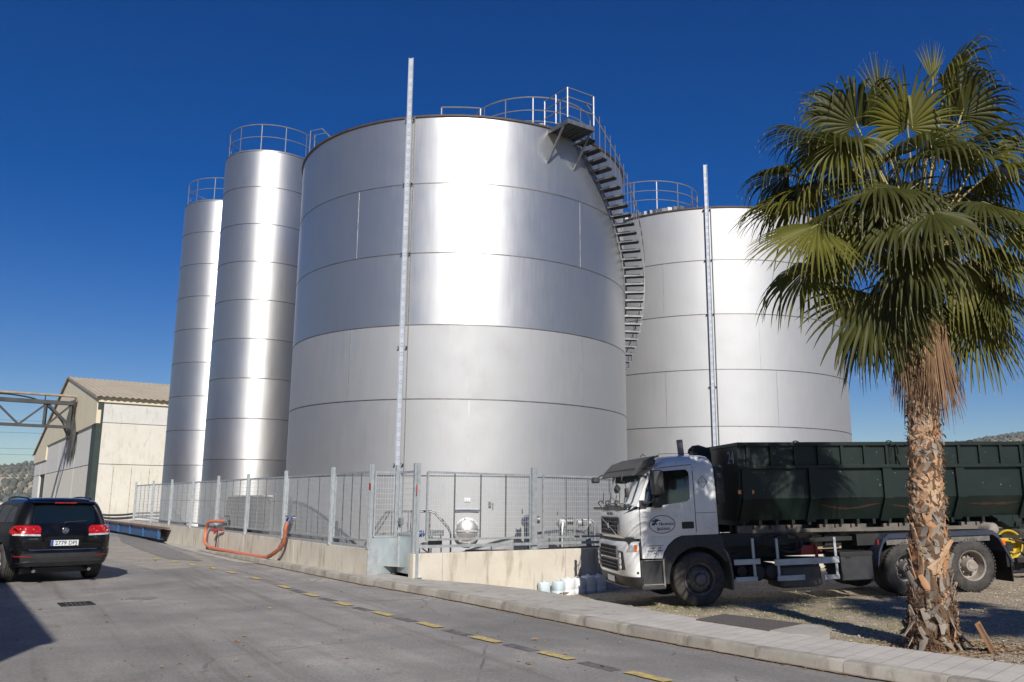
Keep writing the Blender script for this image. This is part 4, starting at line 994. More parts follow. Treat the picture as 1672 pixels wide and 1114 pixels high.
rings = [(.325, -.74, 3.5, .80, .2, .3), (.35, -.82, 3.6, .87, .22, .35), (.41, -.88, 3.72, .90, .24, .4), (.52, -.915, 3.78, .93, .24, .42), (.60, -.92, 3.80, .94, .24, .42), (.66, -.91, 3.80, .95, .24, .42), (.685, -.86, 3.80, .955, .24, .42),
         (.80, -.865, 3.78, .96, .25, .42), (.93, -.86, 3.74, .96, .26, .42), (1.02, -.85, 3.66, .945, .27, .42), (1.08, -.83, 3.52, .925, .27, .42), (1.12, -.815, 3.1, .905, .27, .45), (1.15, -.80, 2.72, .885, .26, .45), (1.19, -.785, 2.5, .868, .25, .42),
         (1.30, -.745, 2.27, .835, .24, .38), (1.42, -.695, 2.0, .795, .23, .35), (1.53, -.64, 1.72, .752, .22, .32), (1.60, -.60, 1.5, .715, .22, .32), (1.645, -.555, 1.3, .67, .22, .32), (1.68, -.47, 1.1, .58, .24, .3), (1.70, -.3, .9, .45, .2, .25), (1.708, 0, .7, .28, .15, .15)]
body = MB(); body.loft([rounded_ring(*q) for q in rings])
bo = body.build('body', 'paint_black', car, smooth=28)
bvh = BVHTree.FromPolygons(body.v, body.f)
for x in (0, 2.855):
    c_ = MB(); c_.cyl((x, -1.2, .385), (x, 1.2, .385), .425, 40); co_ = c_.build('tmp', 'hardware_black', car, smooth=0); bpy.context.view_layer.update(); cut(bo, co_)
sd_ = lambda u, v: (u, 2.0, v)
rr_ = lambda u, v: (-3.0, u, v)
def car_patch(name, poly, mode, mat, off=.005, rad=.03, parent=car, lab=None):
    f_ = {'L': (lambda u, v: (u, 2, v), (0, -1, 0)), 'Rr': (lambda u, v: (u, -2, v), (0, 1, 0)), 'B': (lambda u, v: (-3, u, v), (1, 0, 0)), 'F': (lambda u, v: (6, u, v), (-1, 0, 0)), 'T': (lambda u, v: (u, v, 3), (0, 0, -1))}[mode]
    vs, fs = patch(bvh, rrect(poly, rad), f_[0], f_[1], off); mb = MB().add(vs, fs); return mb.build(name, mat, parent, smooth=60)
rw = car_patch('rear_window', [(-.60, 1.19), (.60, 1.19), (.555, 1.56), (-.555, 1.56)], 'B', 'glass_dark', .004, .07)
mb = MB(); mb.tube([(-.86, .02, 1.2), (-.835, -.05, 1.215), (-.80, -.42, 1.24)], [.022, .012, .007], 6); mb.build('rear_wiper', 'plastic_grey', car)
for sg in (1, -1):
    q = lambda P_: [(y*sg, z) for y, z in P_]
    lp = car_patch('tail_light', q([(.46, .97), (.93, .985), (.925, 1.10), (.86, 1.155), (.50, 1.15), (.45, 1.10)]), 'B', 'lamp_red', .016, .04)
    mb = MB().add(*patch(bvh, rrect(q([(.455, .94), (.93, .955), (.93, .99), (.455, .975)]), .01), lambda u, v: (-3, u, v), (1, 0, 0), .018)); mb.build('clear_strip', 'lamp_clear', lp)
    mb = MB()
    for y, z in ((.57, 1.06), (.80, 1.065)):
        h = bvh.ray_cast(V((-3, y*sg, z)), V((1, 0, 0)))[0]; mb.lathe([(.055, 0), (.052, -.012), (.04, -.004), (.02, -.014), (.002, -.016)], 20, 'x', (h.x-.018, y*sg, z))
    mb.build('lamp_ring', 'lamp_red', lp)
    m_ = 'L' if sg > 0 else 'Rr'
    mb = MB().add(*patch(bvh, rrect([(-.83, .96), (-.60, 1.0), (-.52, 1.06), (-.60, 1.13), (-.79, 1.15)], .03), lambda u, v: (u, 2*sg, v), (0, -sg, 0), .012)); mb.build('lamp_side', 'lamp_red', lp)
    car_patch('reflector', q([(.60, .525), (.90, .54), (.90, .565), (.60, .55)]), 'B', 'reflector_red', .01, .01)
    for nm, P_ in (('quarter_window', [(-.40, 1.22), (.18, 1.20), (.18, 1.52), (-.22, 1.52)]), ('rear_door_window', [(.24, 1.20), (1.0, 1.18), (.96, 1.55), (.24, 1.54)]), ('front_door_window', [(1.06, 1.18), (2.15, 1.17), (1.62, 1.50), (1.02, 1.55)])):
        car_patch(nm, P_, m_, 'glass_side', .004, .04)
    car_patch('door_seam', [(.995, .45), (1.01, .45), (1.01, 1.15), (.995, 1.15)], m_, 'hardware_black', .002, .001)
    for x in (.72, 1.78):
        mb = MB(); mb.tube([(x-.13, sg*.955, .965), (x-.1, sg*1.0, .975), (x+.1, sg*1.0, .975), (x+.13, sg*.955, .965)], .018, 8); mb.build('door_handle', 'paint_black', car)
    mm = MB(); mm.X = Matrix.Translation((1.92, sg*1.02, 1.16)) @ Matrix.Scale(-1 if sg < 0 else 1, 4, (0, 1, 0))
    mm.loft([[(-.06, y*.10+.03, z*.075) for y, z in ((-1, -.8), (-.8, -1), (.8, -1), (1, -.7), (1, .7), (.8, 1), (-.8, 1), (-1, .8))], [(.03, y*.11+.03, z*.09) for y, z in ((-1, -.8), (-.8, -1), (.8, -1), (1, -.7), (1, .7), (.8, 1), (-.8, 1), (-1, .8))], [(.11, y*.06+.02, z*.05) for y, z in ((-1, -.8), (-.8, -1), (.8, -1), (1, -.7), (1, .7), (.8, 1), (-.8, 1), (-1, .8))]])
    mm.bar((.0, -.16, -.03), (.0, -.04, -.02), .08, .05); mo = mm.build('wing_mirror', 'paint_black', car, smooth=50)
    mg = MB(); mg.box((1.855, sg*1.05, 1.16), (.006, .17, .12)); mg.build('mirror_glass', 'chrome', mo)
    mb = MB(); mb.tube(spl([(-.35, sg*.60, 1.665), (-.2, sg*.62, 1.70), (.6, sg*.65, 1.72), (1.1, sg*.63, 1.69), (1.3, sg*.60, 1.64)]), .017, 8); mb.build('roof_rail', 'paint_black', car)
    car_patch('sill', [(.48, .30), (2.38, .30), (2.38, .43), (.48, .43)], m_, 'plastic_grey', .008, .02)
# lower bumper in grey plastic, chrome strip, step in the bumper
car_patch('bumper', [(-.90, .42), (.90, .42), (.925, .60), (-.925, .60)], 'B', 'plastic_grey', .010, .03)
car_patch('bumper_lip', [(-.74, .352), (.74, .352), (.86, .415), (-.86, .415)], 'B', 'plastic_grey', .018, .02)
mb = MB(); mb.tube([(-.905, -.64, .685), (-.915, -.6, .672), (-.935, 0, .672), (-.915, .6, .672), (-.905, .64, .685)], .010, 8); mb.build('chrome_strip', 'chrome', car)
mb = MB(); mb.loft([[(x-.0, y*1.0, z) for x, z in ((-.56, 1.635), (-.70, 1.612), (-.72, 1.60), (-.60, 1.585))] for y in (-.60, -.3, 0, .3, .60)], cap=True); mb.build('roof_spoiler', 'paint_black', car)
mb = MB(); mb.box((-.725, 0, 1.603), (.012, .42, .018)); mb.build('brake_light', 'lamp_red', car)
pl_ = empty('x'); bpy.data.objects.remove(pl_)
mb = MB(); mb.box((-.905, 0, .80), (.05, .62, .17)); mb.build('plate_recess', 'paint_black', car, bevel=.01)
mb = MB(); mb.box((-.934, 0, .80), (.008, .52, .112)); np_ = mb.build('number_plate', 'plate_white', car, bevel=.003)
mb = MB(); mb.box((-.9392, .238, .80), (.003, .042, .108)); mb.build('blue_band', 'plate_blue', np_)
XB = Matrix(((0, 0, -1, -.9385), (-1, 0, 0, 0), (0, 1, 0, .797), (0, 0, 0, 1)))
mb = MB(); text(mb, '2779 DPJ', .108, XB @ Matrix.Translation((.022, 0, 0)), .0008, space=1.02, bold=.0012); mb.build('plate_lettering', 'ink', np_)
eh = bvh.ray_cast(V((-3, 0, 1.05)), V((1, 0, 0)))[0]; ex = eh.x-.012
mb = MB(); mb.lathe([(.058, .012), (.066, .004), (.066, -.004), (.058, -.008), (.055, -.004), (.055, .004)], 32, 'x', (ex, 0, 1.05))
em = mb.build('emblem', 'chrome', car)
mb = MB(); X = Matrix(((0, 0, -1, ex-.004), (-1, 0, 0, 0), (0, 1, 0, 1.05), (0, 0, 0, 1))); mb.X = X
for P_ in ([(-.026, .048), (0, .006), (.026, .048)], [(-.048, .022), (-.024, -.042), (0, .002), (.024, -.042), (.048, .022)]):
    for a, b in zip(P_[:-1], P_[1:]): mb.bar((a[0], a[1], 0), (b[0], b[1], 0), .010, .006, (0, 0, 1))
mb.build('emblem_letters', 'chrome', em)
mb = MB(); mb.lathe([(.055, 0), (.03, -.003), (.001, -.004)], 24, 'x', (ex+.003, 0, 1.05)); mb.build('emblem_ground', 'ink_blue', em)
def car_text(s, y, z, size, name):
    h = bvh.ray_cast(V((-3, y, z)), V((1, 0, 0)))[0]; mb = MB(); text(mb, s, size, Matrix(((0, 0, -1, h.x-.004), (-1, 0, 0, y), (0, 1, 0, z), (0, 0, 0, 1))), .002, space=1.25); mb.build(name, 'chrome', car)
car_text('TOUAREG', .58, .885, .034, 'badge'); car_text('TDI', -.60, .90, .032, 'badge')
car_patch('windscreen', [(-.66, 1.2), (.66, 1.2), (.56, 1.56), (-.56, 1.56)], 'F', 'glass_dark', .004, .06)
mb = MB()
for sg in (1, -1): mb.tube([(-.6, sg*.5, .27), (-.86, sg*.52, .27), (-.90, sg*.52, .255)], .035, 10)
mb.build('exhaust', 'chrome', car)
mb = MB(); mb.box2((-.6, -.7, .2), (3.3, .7, .3)); mb.box2((-.25, -.75, .2), (.2, .75, .42)); mb.build('underbody', 'hardware_black', car)
for x in (0, 2.855):
    for sg in (1, -1):
        w_ = empty('wheel', (x, sg*.955, .385)); w_.parent = car
        make_tyre(w_, .385, .26, 0, -sg)
        mb = MB(); s = -sg
        mb.lathe([(.208, .02*s), (.235, .0), (.24, .012*s), (.215, .03*s), (.205, .10*s), (.205, .2*s)], 40, 'y')
        mb.lathe([(.205, .12*s), (.03, .12*s)], 30, 'y')
        ri = mb.build('rim', 'hardware_black', w_); mb = MB()
        mb.lathe([(.205, .02*s), (.232, .0), (.238, .01*s), (.21, .03*s), (.208, .05*s)], 40, 'y'); mb.lathe([(.002, .02*s), (.045, .02*s), (.055, .035*s), (.055, .08*s)], 20, 'y')
        for k in range(5):
            a = 2*pi*k/5
            for e in (-.13, .13): mb.bar((.045*cos(a), .035*s, .045*sin(a)), (.215*cos(a+e), .03*s, .215*sin(a+e)), .026, .03, (0, 1, 0))
        mb.build('spoke', 'rim_alloy', ri)

# ------------------------------------------------------------------ truck (local x = towards the rear, y = away from the camera side, z up)
def tframe(tau):
    a = R(82); A = V((sin(a)*cos(tau), cos(a)*cos(tau), sin(tau))); Y = V((-cos(a), sin(a), 0)); Z = A.cross(Y)
    m = Matrix((A, Y, Z)).transposed().to_4x4(); m.translation = (3.59, 16.6, -.22); return m
TAU = math.atan(.243/5.7)
tr = empty('hooklift_truck'); tr.matrix_basis = tframe(TAU); tag(tr, 'white three axle truck with a dark container on its back, parked on the gravel', 'truck')
def trev(rings): return [rounded_ring(z, x0+.05, x1, hw, r0, r1, n=8, side=12, end=14, yc=1.25, ky=2.0, bw=.015) for z, x0, x1, hw, r0, r1 in rings]
cabr = [(1.30, -1.35, .50, 1.22, .30, .05), (1.34, -1.37, .50, 1.235, .30, .05), (1.76, -1.36, .50, 1.24, .30, .05), (1.84, -1.33, .50, 1.24, .31, .05), (1.92, -1.28, .50, 1.238, .32, .05), (2.2, -1.15, .50, 1.232, .33, .05), (2.46, -1.04, .50, 1.222, .34, .06),
        (2.58, -.98, .50, 1.21, .34, .07), (2.68, -.90, .49, 1.18, .33, .08), (2.76, -.80, .47, 1.13, .32, .10), (2.82, -.66, .44, 1.05, .30, .12), (2.855, -.48, .38, .93, .28, .14), (2.875, -.2, .28, .7, .2, .14), (2.88, 0, .15, .4, .06, .06)]
mb = MB(); mb.loft(trev(cabr)); cab = mb.build('cab', 'paint_white', tr, smooth=32); cbv = BVHTree.FromPolygons(mb.v, mb.f)
bum = [(.60, -1.40, -1.11, 1.235, .26, .01), (.64, -1.425, -1.11, 1.24, .27, .01), (1.0, -1.43, -1.11, 1.24, .27, .01), (1.18, -1.42, -1.11, 1.24, .27, .01), (1.235, -1.39, -1.11, 1.225, .27, .01), (1.25, -1.34, -1.11, 1.20, .25, .01)]
mb = MB(); mb.loft([rounded_ring(z, x0+.06, x1, hw, r0-.04, r1, n=8, side=4, end=14, yc=1.25, ky=2.2, bw=.015) for z, x0, x1, hw, r0, r1 in bum]); mb.build('bumper', 'paint_white', tr, smooth=32); bbv = BVHTree.FromPolygons(mb.v, mb.f)
mb = MB(); mb.loft([rounded_ring(z, x0+.06, x1, hw, r0-.04, r1, n=8, side=4, end=14, yc=1.25, ky=2.2, bw=.015) for z, x0, x1, hw, r0, r1 in [(.36, -1.26, -1.05, 1.12, .2, .01), (.40, -1.33, -1.05, 1.17, .24, .01), (.50, -1.385, -1.05, 1.215, .26, .01), (.595, -1.40, -1.05, 1.23, .26, .01)]]); mb.build('lower_bumper', 'plastic_grey', tr, smooth=32); lbv = BVHTree.FromPolygons(mb.v, mb.f)
mb = MB(); mb.box2((-1.28, .12, 1.1), (.4, 2.38, 1.32)); mb.box2((-1.15, .3, .5), (-.6, 2.2, 1.2)); mb.build('cab_underside', 'frame_dark', tr)
for y0, y1 in ((.012, .14), (2.36, 2.488)):
    mb = MB(); mb.prism([(-1.065, 1.335), (-1.055, .93), (-.66, .92), (-.625, 1.03), (-.54, 1.16), (-.42, 1.26), (-.28, 1.335)], y0, y1); mb.build('door_skirt', 'paint_white', tr, bevel=.01)
def tp(name, poly, mode, mat, off=.004, rad=.02, par=tr, bv=cbv):
    f_ = {'S': (lambda u, v: (u, -2, v), (0, 1, 0)), 'O': (lambda u, v: (u, 5, v), (0, -1, 0)), 'F': (lambda u, v: (-4, u, v), (1, 0, 0)), 'T': (lambda u, v: (u, v, 5), (0, 0, -1))}[mode]
    vs, fs = patch(bv, rrect(poly, rad), f_[0], f_[1], off, dens=.05); mb = MB().add(vs, fs); return mb.build(name, mat, par, smooth=50)
tp('windscreen', [(.06, 1.90), (2.44, 1.90), (2.36, 2.50), (.14, 2.50)], 'F', 'glass_screen', .004, .08)
tp('windscreen_surround', [(.03, 1.84), (2.47, 1.84), (2.44, 1.93), (.06, 1.93)], 'F', 'plastic_grey', .007, .02)
mb = MB()
for m_, sgn in (('S', 0), ('O', 1)):
    door = MB()
    tp('side_window', [(-.84, 2.40), (-.76, 2.55), (-.08, 2.58), (-.03, 2.52), (-.04, 2.02), (-.10, 1.97), (-.99, 1.87)], m_, 'glass_dark', .006, .05)
    tp('windscreen_side', [(-1.30, 1.76), (-1.09, 1.86), (-1.03, 1.92), (-1.12, 1.90)], m_, 'plastic_grey', .006, .02)
    tp('door_handle', [(-.24, 1.455), (.0, 1.455), (.0, 1.585), (-.24, 1.585)], m_, 'hardware_black', .006, .02)
    for P_ in ([(.035, 1.32), (.048, 1.32), (.056, 2.63), (.043, 2.63)], [(-1.072, 1.32), (-1.060, 1.32), (-1.052, 1.90), (-1.064, 1.90)], [(-.86, 2.60), (.05, 2.665), (.05, 2.678), (-.86, 2.612)], [(.06, 1.74), (.49, 1.74), (.49, 1.748), (.06, 1.748)]):
        tp('seam', P_, m_, 'hardware_black', .002, .001)
    tp('window_frame', [(-.985, 1.85), (-.93, 1.85), (-.78, 2.5), (-.82, 2.55)], m_, 'plastic_grey', .005, .01)
mb = MB(); mb.prism([(-1.10, .30), (-1.02, .32)], 0, .1) if 0 else None
mb = MB(); mb.bar((-1.10, -.0, 1.90), (-.79, .06, 2.54), .05, .02, (0, 1, 0)); mb.build('pillar_trim', 'paint_white', tr)
# roof visor
vis = MB(); vis.loft([[(x+.08+.06*((y-1.25)/1.19)**2*(1 if x < -.9 else .3), y, z) for x, z in ((-1.28, 2.50), (-1.18, 2.63), (-.98, 2.80), (-.78, 2.86), (-.74, 2.83), (-.98, 2.77), (-1.17, 2.60), (-1.265, 2.485))] for y in (.06, .1, .3, .6, .9, 1.25, 1.6, 1.9, 2.2, 2.4, 2.44)])
for y in (.055, 2.43): vis.prism([(-1.17, 2.49), (-1.08, 2.62), (-.92, 2.78), (-.72, 2.84), (-.66, 2.76), (-.74, 2.65), (-.95, 2.58), (-1.10, 2.50)], y, y+.015)
vis.build('sun_visor', 'plastic_grey', tr)
mb = MB(); mb.tube([(-1.18+.08+.06*((y-1.25)/1.19)**2-.02, y, 2.63) for y in (.1, .4, .8, 1.25, 1.7, 2.1, 2.4)], .007, 5); mb.build('visor_trim', 'hardware_black', tr)
# grille
gr = tp('grille', [(.60, 1.36), (1.90, 1.36), (1.93, 1.70), (.57, 1.70)], 'F', 'hardware_black', .006, .04)
def fx(bv, y, z): h = bv.ray_cast(V((-4, y, z)), V((1, 0, 0)))[0]; return h.x if h is not None else -1.3
def gridbars(par, y0, y1, z0, z1, rows, cols, bv, mat, fr=.03):
    mb = MB()
    for i in range(rows+1):
        z = z0+(z1-z0)*i/rows; pts = [(fx(bv, y0+(y1-y0)*k/8, z)-.016, y0+(y1-y0)*k/8, z) for k in range(9)]; mb.tube(pts, fr/2 if i in (0, rows) else .011, 6)
    for j in range(cols+1):
        y = y0+(y1-y0)*j/cols; mb.tube([(fx(bv, y, z0)-.014, y, z0), (fx(bv, y, z1)-.014, y, z1)], fr/2 if j in (0, cols) else .009, 6)
    return mb.build('grille_bars', mat, par)
gridbars(gr, .60, 1.90, 1.37, 1.69, 4, 8, cbv, 'rim_grey')
mb = MB(); mb.bar((-1.355, .70, 1.38), (-1.355, 1.80, 1.68), .03, .02, (1, 0, 0)); mb.build('diagonal_bar', 'chrome', gr)
mb = MB(); mb.lathe([(.055, 0), (.055, -.02), (.03, -.03), (.002, -.03)], 20, 'x', (-1.35, 1.25, 1.53)); mb.build('badge', 'chrome', gr)
mb = MB(); text(mb, 'VOLVO', .075, Matrix(((0, 0, -1, -1.332), (-1, 0, 0, 1.25), (0, 1, 0, 1.765), (0, 0, 0, 1))), .004, space=2.2, bold=.002); mb.build('grille_lettering', 'plastic_grey', tr)
for z0, z1 in ((.93, 1.15), (.68, .88)):
    g_ = tp('bumper_grille', [(.64, z0), (1.86, z0), (1.86, z1), (.64, z1)], 'F', 'hardware_black', .006, .02, bv=bbv); gridbars(g_, .64, 1.86, z0, z1, 3, 12, bbv, 'rim_grey', .02)
for y0, sg in ((.25, 1), (2.25, -1)):
    hl = tp('headlight', [(y0, .72), (y0+sg*.30, .70), (y0+sg*.30, 1.08), (y0+sg*.05, 1.06)] if sg > 0 else [(y0-.30, .70), (y0, .72), (y0-.05, 1.06), (y0-.30, 1.08)], 'F', 'hardware_black', .005, .02, bv=bbv)
    mb = MB()
    for z, r_ in ((.98, .06), (.87, .065), (.765, .055)):
        y = y0+sg*.17; x = fx(bbv, y, z); mb.lathe([(r_, -.012), (r_*.8, -.03), (r_*.4, -.038), (.002, -.04)], 20, 'x', (x+.006, y, z))
    mb.build('lens', 'lamp_clear', hl)
tp('indicator', [(-1.32, 1.05), (-1.17, 1.07), (-1.15, 1.19), (-1.27, 1.19)], 'S', 'lamp_clear', .008, .02, bv=bbv)
tp('indicator', [(-1.20, 1.06), (-1.155, 1.07), (-1.145, 1.19), (-1.20, 1.19)], 'S', 'lamp_orange', .013, .01, bv=bbv)
mb = MB(); mb.cyl((-1.16, .0, .68), (-1.16, .03, .68), .022, 12); mb.build('side_plug', 'hardware_black', tr)
mb = MB(); mb.box((-1.36, 1.25, .50), (.01, .52, .115)); mb.build('number_plate', 'plate_white', tr)
mb = MB(); mb.tube([(-1.24, .4, .395), (-1.31, .65, .39), (-1.32, 1.85, .39), (-1.26, 2.1, .395)], .014, 6); mb.build('bumper_edge', 'rim_dusty', tr)
# steps
mb = MB(); mb.box2((-1.09, .06, .42), (-.66, .5, .90)); mb.box2((-1.10, .0, .36), (-.63, .12, .44)); mb.build('entry_step', 'plastic_grey', tr, bevel=.015)
mb = MB(); mb.box2((-1.06, .0, .445), (-.65, .10, .458)); mb.box2((-1.03, .03, .885), (-.66, .1, .90)); mb.box2((-.665, .0, .40), (-.635, .06, .92)); mb.build('step_plate', 'rim_dusty', tr)
# mirrors
for yo in (0, 1):
    X = Matrix() if not yo else Matrix.Translation((0, 2.5, 0)) @ Matrix.Scale(-1, 4, (0, 1, 0))
    mb = MB(); mb.X = X
    def pill(x0, x1, y0, y1, z0, z1, r=.03):
        mb.loft([rounded_ring(z, x0+q, x1-q, (y1-y0)/2-q, r*1.2, r*1.2, n=4, side=2, end=2, yc=(y0+y1)/2) for z, q in ((z0, .03), (z0+.015, .008), (z0+.05, 0), (z1-.05, 0), (z1-.015, .008), (z1, .03))])
    pill(-.84, -.64, -.27, -.03, 2.10, 2.58); pill(-.83, -.67, -.25, -.04, 1.87, 2.07); mo = mb.build('wing_mirror', 'plastic_grey', tr, smooth=45)
    mb = MB(); mb.X = X; mb.tube([(-1.04, .03, 1.96), (-.98, -.06, 1.96), (-.84, -.1, 1.99), (-.78, -.1, 2.08)], .028, 8); mb.box((-1.02, -.0, 1.95), (.09, .06, .14)); mb.tube([(-.9, .05, 2.62), (-.86, -.06, 2.62), (-.80, -.1, 2.57)], .02, 8); mb.build('mirror_arm', 'plastic_grey', mo)
    mb = MB(); mb.X = X; mb.box((-.636, -.15, 2.34), (.004, .18, .38)); mb.build('mirror_glass', 'chrome', mo)
mb = MB(); mb.tube(spl([(-.98, 2.38, 2.54), (-1.12, 2.48, 2.57), (-1.24, 2.52, 2.50)]), .014, 6); mb.loft([rounded_ring(z, -1.36+q, -1.20-q, .10-q, .03, .03, n=3, side=2, end=2, yc=2.52) for z, q in ((2.40, .02), (2.43, 0), (2.50, 0), (2.53, .02))])
mb.build('front_mirror', 'plastic_grey', tr); mb = MB(); mb.tube(spl([(-1.20, .55, 2.52), (-1.24, .52, 2.42), (-1.20, .45, 2.36), (-1.18, .42, 2.26)]), .009, 6); mb.loft([rounded_ring(z, -1.21+q, -1.15-q, .06-q, .02, .02, n=3, side=2, end=2, yc=.42) for z, q in ((2.08, .01), (2.10, 0), (2.24, 0), (2.26, .01))]); mb.build('front_mirror', 'plastic_grey', tr)
mb = MB()
for y in (.55, 1.25, 1.85):
    mb.tube(spl([(fx(cbv, y, 1.86)-.03, y, 1.85), (-1.40, y+.02, 1.98), (-1.30, y+.10, 2.02), (-1.245, y+.32, 1.97)]), .010, 6); mb.tube([(-1.295, y+.02, 1.955), (-1.20, y+.30, 2.18)], .008, 6)
mb.box((-1.36, .6, 1.865), (.07, .9, .05)); mb.box((-1.36, 1.9, 1.865), (.07, .9, .05)); mb.build('wiper', 'hardware_black', tr)
mb = MB(); mb.cyl((.06, .62, 2.8), (.04, .62, 3.19), .062, 16); mb.build('exhaust_stack', 'rim_dusty', tr)
mb = MB(); mb.tube([(-.5, .4, 2.86), (-.49, .4, 2.905), (-.35, .42, 2.91), (.35, .5, 2.90)], .005, 5); mb.box((-.52, .4, 2.865), (.05, .05, .03)); mb.tube([(-.93, .2, 2.84), (-.88, .2, 2.90), (-.82, .2, 2.86)], .008, 5); mb.build('aerial', 'hardware_black', tr)
mb = MB(); mb.loft([rounded_ring(z, .52+q, .68-q, .22-q, .04, .04, n=4, side=2, end=2, yc=.24) for z, q in ((1.90, .02), (1.94, 0), (2.6, 0), (2.64, .03))]); mb.build('air_intake', 'plastic_grey', tr, smooth=45)
mb = MB()
for k in range(12): mb.box((.60, .015, 1.98+k*.052), (.12, .012, .014))
mb.build('intake_louvre', 'frame_dark', tr)
# door decal, diamond, text
def side_text(mb, s, x, z, size, y=.006, **k): text(mb, s, size, Matrix(((1, 0, 0, x), (0, 0, -1, y), (0, 1, 0, z), (0, 0, 0, 1))), .001, **k)
def sy(x, z): h = cbv.ray_cast(V((x, -2, z)), V((0, 1, 0)))[0]; return h.y if h is not None else .015
mb = MB(); cx, cz = -.63, 1.555; N = 56
pts = [(cx+.255*cos(2*pi*i/N), 0, cz+.165*sin(2*pi*i/N)) for i in range(N)]; mb.tube([(x, sy(x, z)-.002, z) for x, _, z in pts], .0062, 6, closed=True)
side_text(mb, 'H', cx-.035, cz+.005, .085, sy(cx, cz)-.003, bold=.0012); side_text(mb, 'ACIENDA', cx+.105, cz+.0, .060, sy(cx, cz)-.003, bold=.0012)
side_text(mb, 'L', cx-.085, cz-.085, .092, sy(cx, cz)-.003, bold=.0012); side_text(mb, 'AGUNA', cx+.03, cz-.088, .068, sy(cx, cz)-.003, bold=.0012); side_text(mb, 'la', cx+.02, cz-.043, .026, sy(cx, cz)-.003)
ox, oz, oy = cx-.13, cz+.045, sy(cx, cz)-.003
for a, L in ((100, .10), (60, .085), (20, .12), (150, .10), (175, .09), (35, .10)):
    p0 = V((ox, oy, oz)); p1 = p0+V((cos(R(a))*L*.55, 0, sin(R(a))*L*.6+.012)); p2 = p0+V((cos(R(a))*L, 0, sin(R(a))*L*.75-.012)); mb.tube([p0, p1, p2], [.008, .010, .002], 5)
for dx, dz in ((-.01, -.02), (-.045, -.025), (.015, -.035), (-.03, -.045), (-.06, -.045)): mb.lathe([(.018, 0), (.001, -.001)], 12, 'y', (ox+dx, oy, oz+dz))
mb.build('door_emblem', 'ink_blue', tr)
mb = MB()
for i, (s, sz) in enumerate((('Aceites La Laguna S. A.', .036), ('Tlf. 953 76 51 00', .036), ('Puente del Obispo', .038), ('(Jaén)', .028))): side_text(mb, s, -.80, 1.165-i*.047, sz, .008, bold=.0006)
mb.build('door_lettering', 'ink', tr)
mb = MB(); cx, cz, d_ = .235, 2.325, .115; y = sy(cx, cz)-.003
for a in range(4):
    p = [(cx, cz+d_*1.05), (cx+d_*.85, cz), (cx, cz-d_*1.05), (cx-d_*.85, cz)]; q0, q1 = p[a], p[(a+1) % 4]; mb.bar((q0[0], y, q0[1]), (q1[0], y, q1[1]), .009, .004, (0, 1, 0))
mb.bar((cx-.095, y, cz), (cx+.095, y, cz), .008, .004, (0, 1, 0)); side_text(mb, '3', cx, cz+.045, .06, y, bold=.001); mb.build('hazard_diamond', 'ink', tr)
# front wheel arch, fenders
def archpoly(outer, cx, cz, r, a0, a1, k=18): return outer+[(cx+r*cos(R(a0+(a1-a0)*i/k)), cz+r*sin(R(a0+(a1-a0)*i/k))) for i in range(k+1)]
mb = MB(); mb.prism(archpoly([(-.66, .45), (-.66, .88), (-.62, 1.02), (-.54, 1.15), (-.42, 1.25), (-.26, 1.33), (.55, 1.33), (.60, 1.05), (.68, .8)], .05, .51, .60, 30, 186), .005, .45); mb.build('wheel_arch', 'plastic_grey', tr, bevel=.01)
mb = MB(); mb.prism(archpoly([(-.66, .45), (-.66, .88), (-.42, 1.25), (.55, 1.3), (.68, .8)], .05, .51, .60, 30, 186), 2.05, 2.49); mb.build('wheel_arch', 'plastic_grey', tr)
mb = MB(); mb.loft([[(x, y, z), (x+.035, y, z), (x+.035, y+.48, z), (x, y+.48, z)] for x, y, z in ((.53, .0, 1.05), (.60, .0, .98), (.655, -.005, .8), (.68, -.005, .55), (.675, 0, .28))]); mb.build('mudflap', 'rim_grey', tr)
# chassis
ch = MB()
for y in (.83, 1.60): ch.box2((-.9, y, .80), (6.7, y+.08, 1.06))
for x in (.9, 1.9, 3.1, 4.1, 5.1, 6.3): ch.box2((x, .83, .85), (x+.12, 1.68, 1.0))
for x in (.05, 4.37, 5.74): ch.cyl((x, .4, .51), (x, 2.1, .51), .10, 12)
ch.cyl((4.37, 1.05, .55), (4.37, 1.45, .55), .24, 16); ch.cyl((5.74, 1.05, .55), (5.74, 1.45, .55), .24, 16); ch.box2((-.6, .85, .55), (.7, 1.65, 1.1)); ch.cyl((.7, 1.25, .8), (4.3, 1.25, .6), .06, 10)
ch.build('chassis', 'frame_dark', tr)
sf = MB()
for y in (.72, 1.68): sf.box2((.7, y, 1.08), (6.6, y+.1, 1.26))
sf.build('lift_frame', 'frame_tan', tr)
sf = MB(); sf.box2((.55, .35, 1.06), (2.05, .5, 1.3)); sf.box2((1.9, .42, 1.08), (3.6, .5, 1.16)); sf.box2((3.45, .25, .98), (3.95, .5, 1.2)); sf.box2((2.9, .5, 1.0), (3.25, .7, 1.22)); sf.box2((.58, .5, .3), (.9, 1.2, 1.3))
sf.build('bracket', 'frame_dark', tr)
sf = MB(); sf.box2((2.96, .55, 1.03), (3.14, .62, 1.17)); sf.box2((2.68, .6, .92), (3.3, .7, 1.2)); sf.build('valve_box', 'frame_tan', tr)
sf = MB(); sf.box2((2.3, .35, .85), (2.62, .5, 1.02)); sf.box2((2.58, .3, .62), (2.63, .34, 1.05)); sf.cyl((2.62, .33, .93), (2.72, .33, .90), .02, 8); sf.build('lever_bracket', 'red_paint', tr)
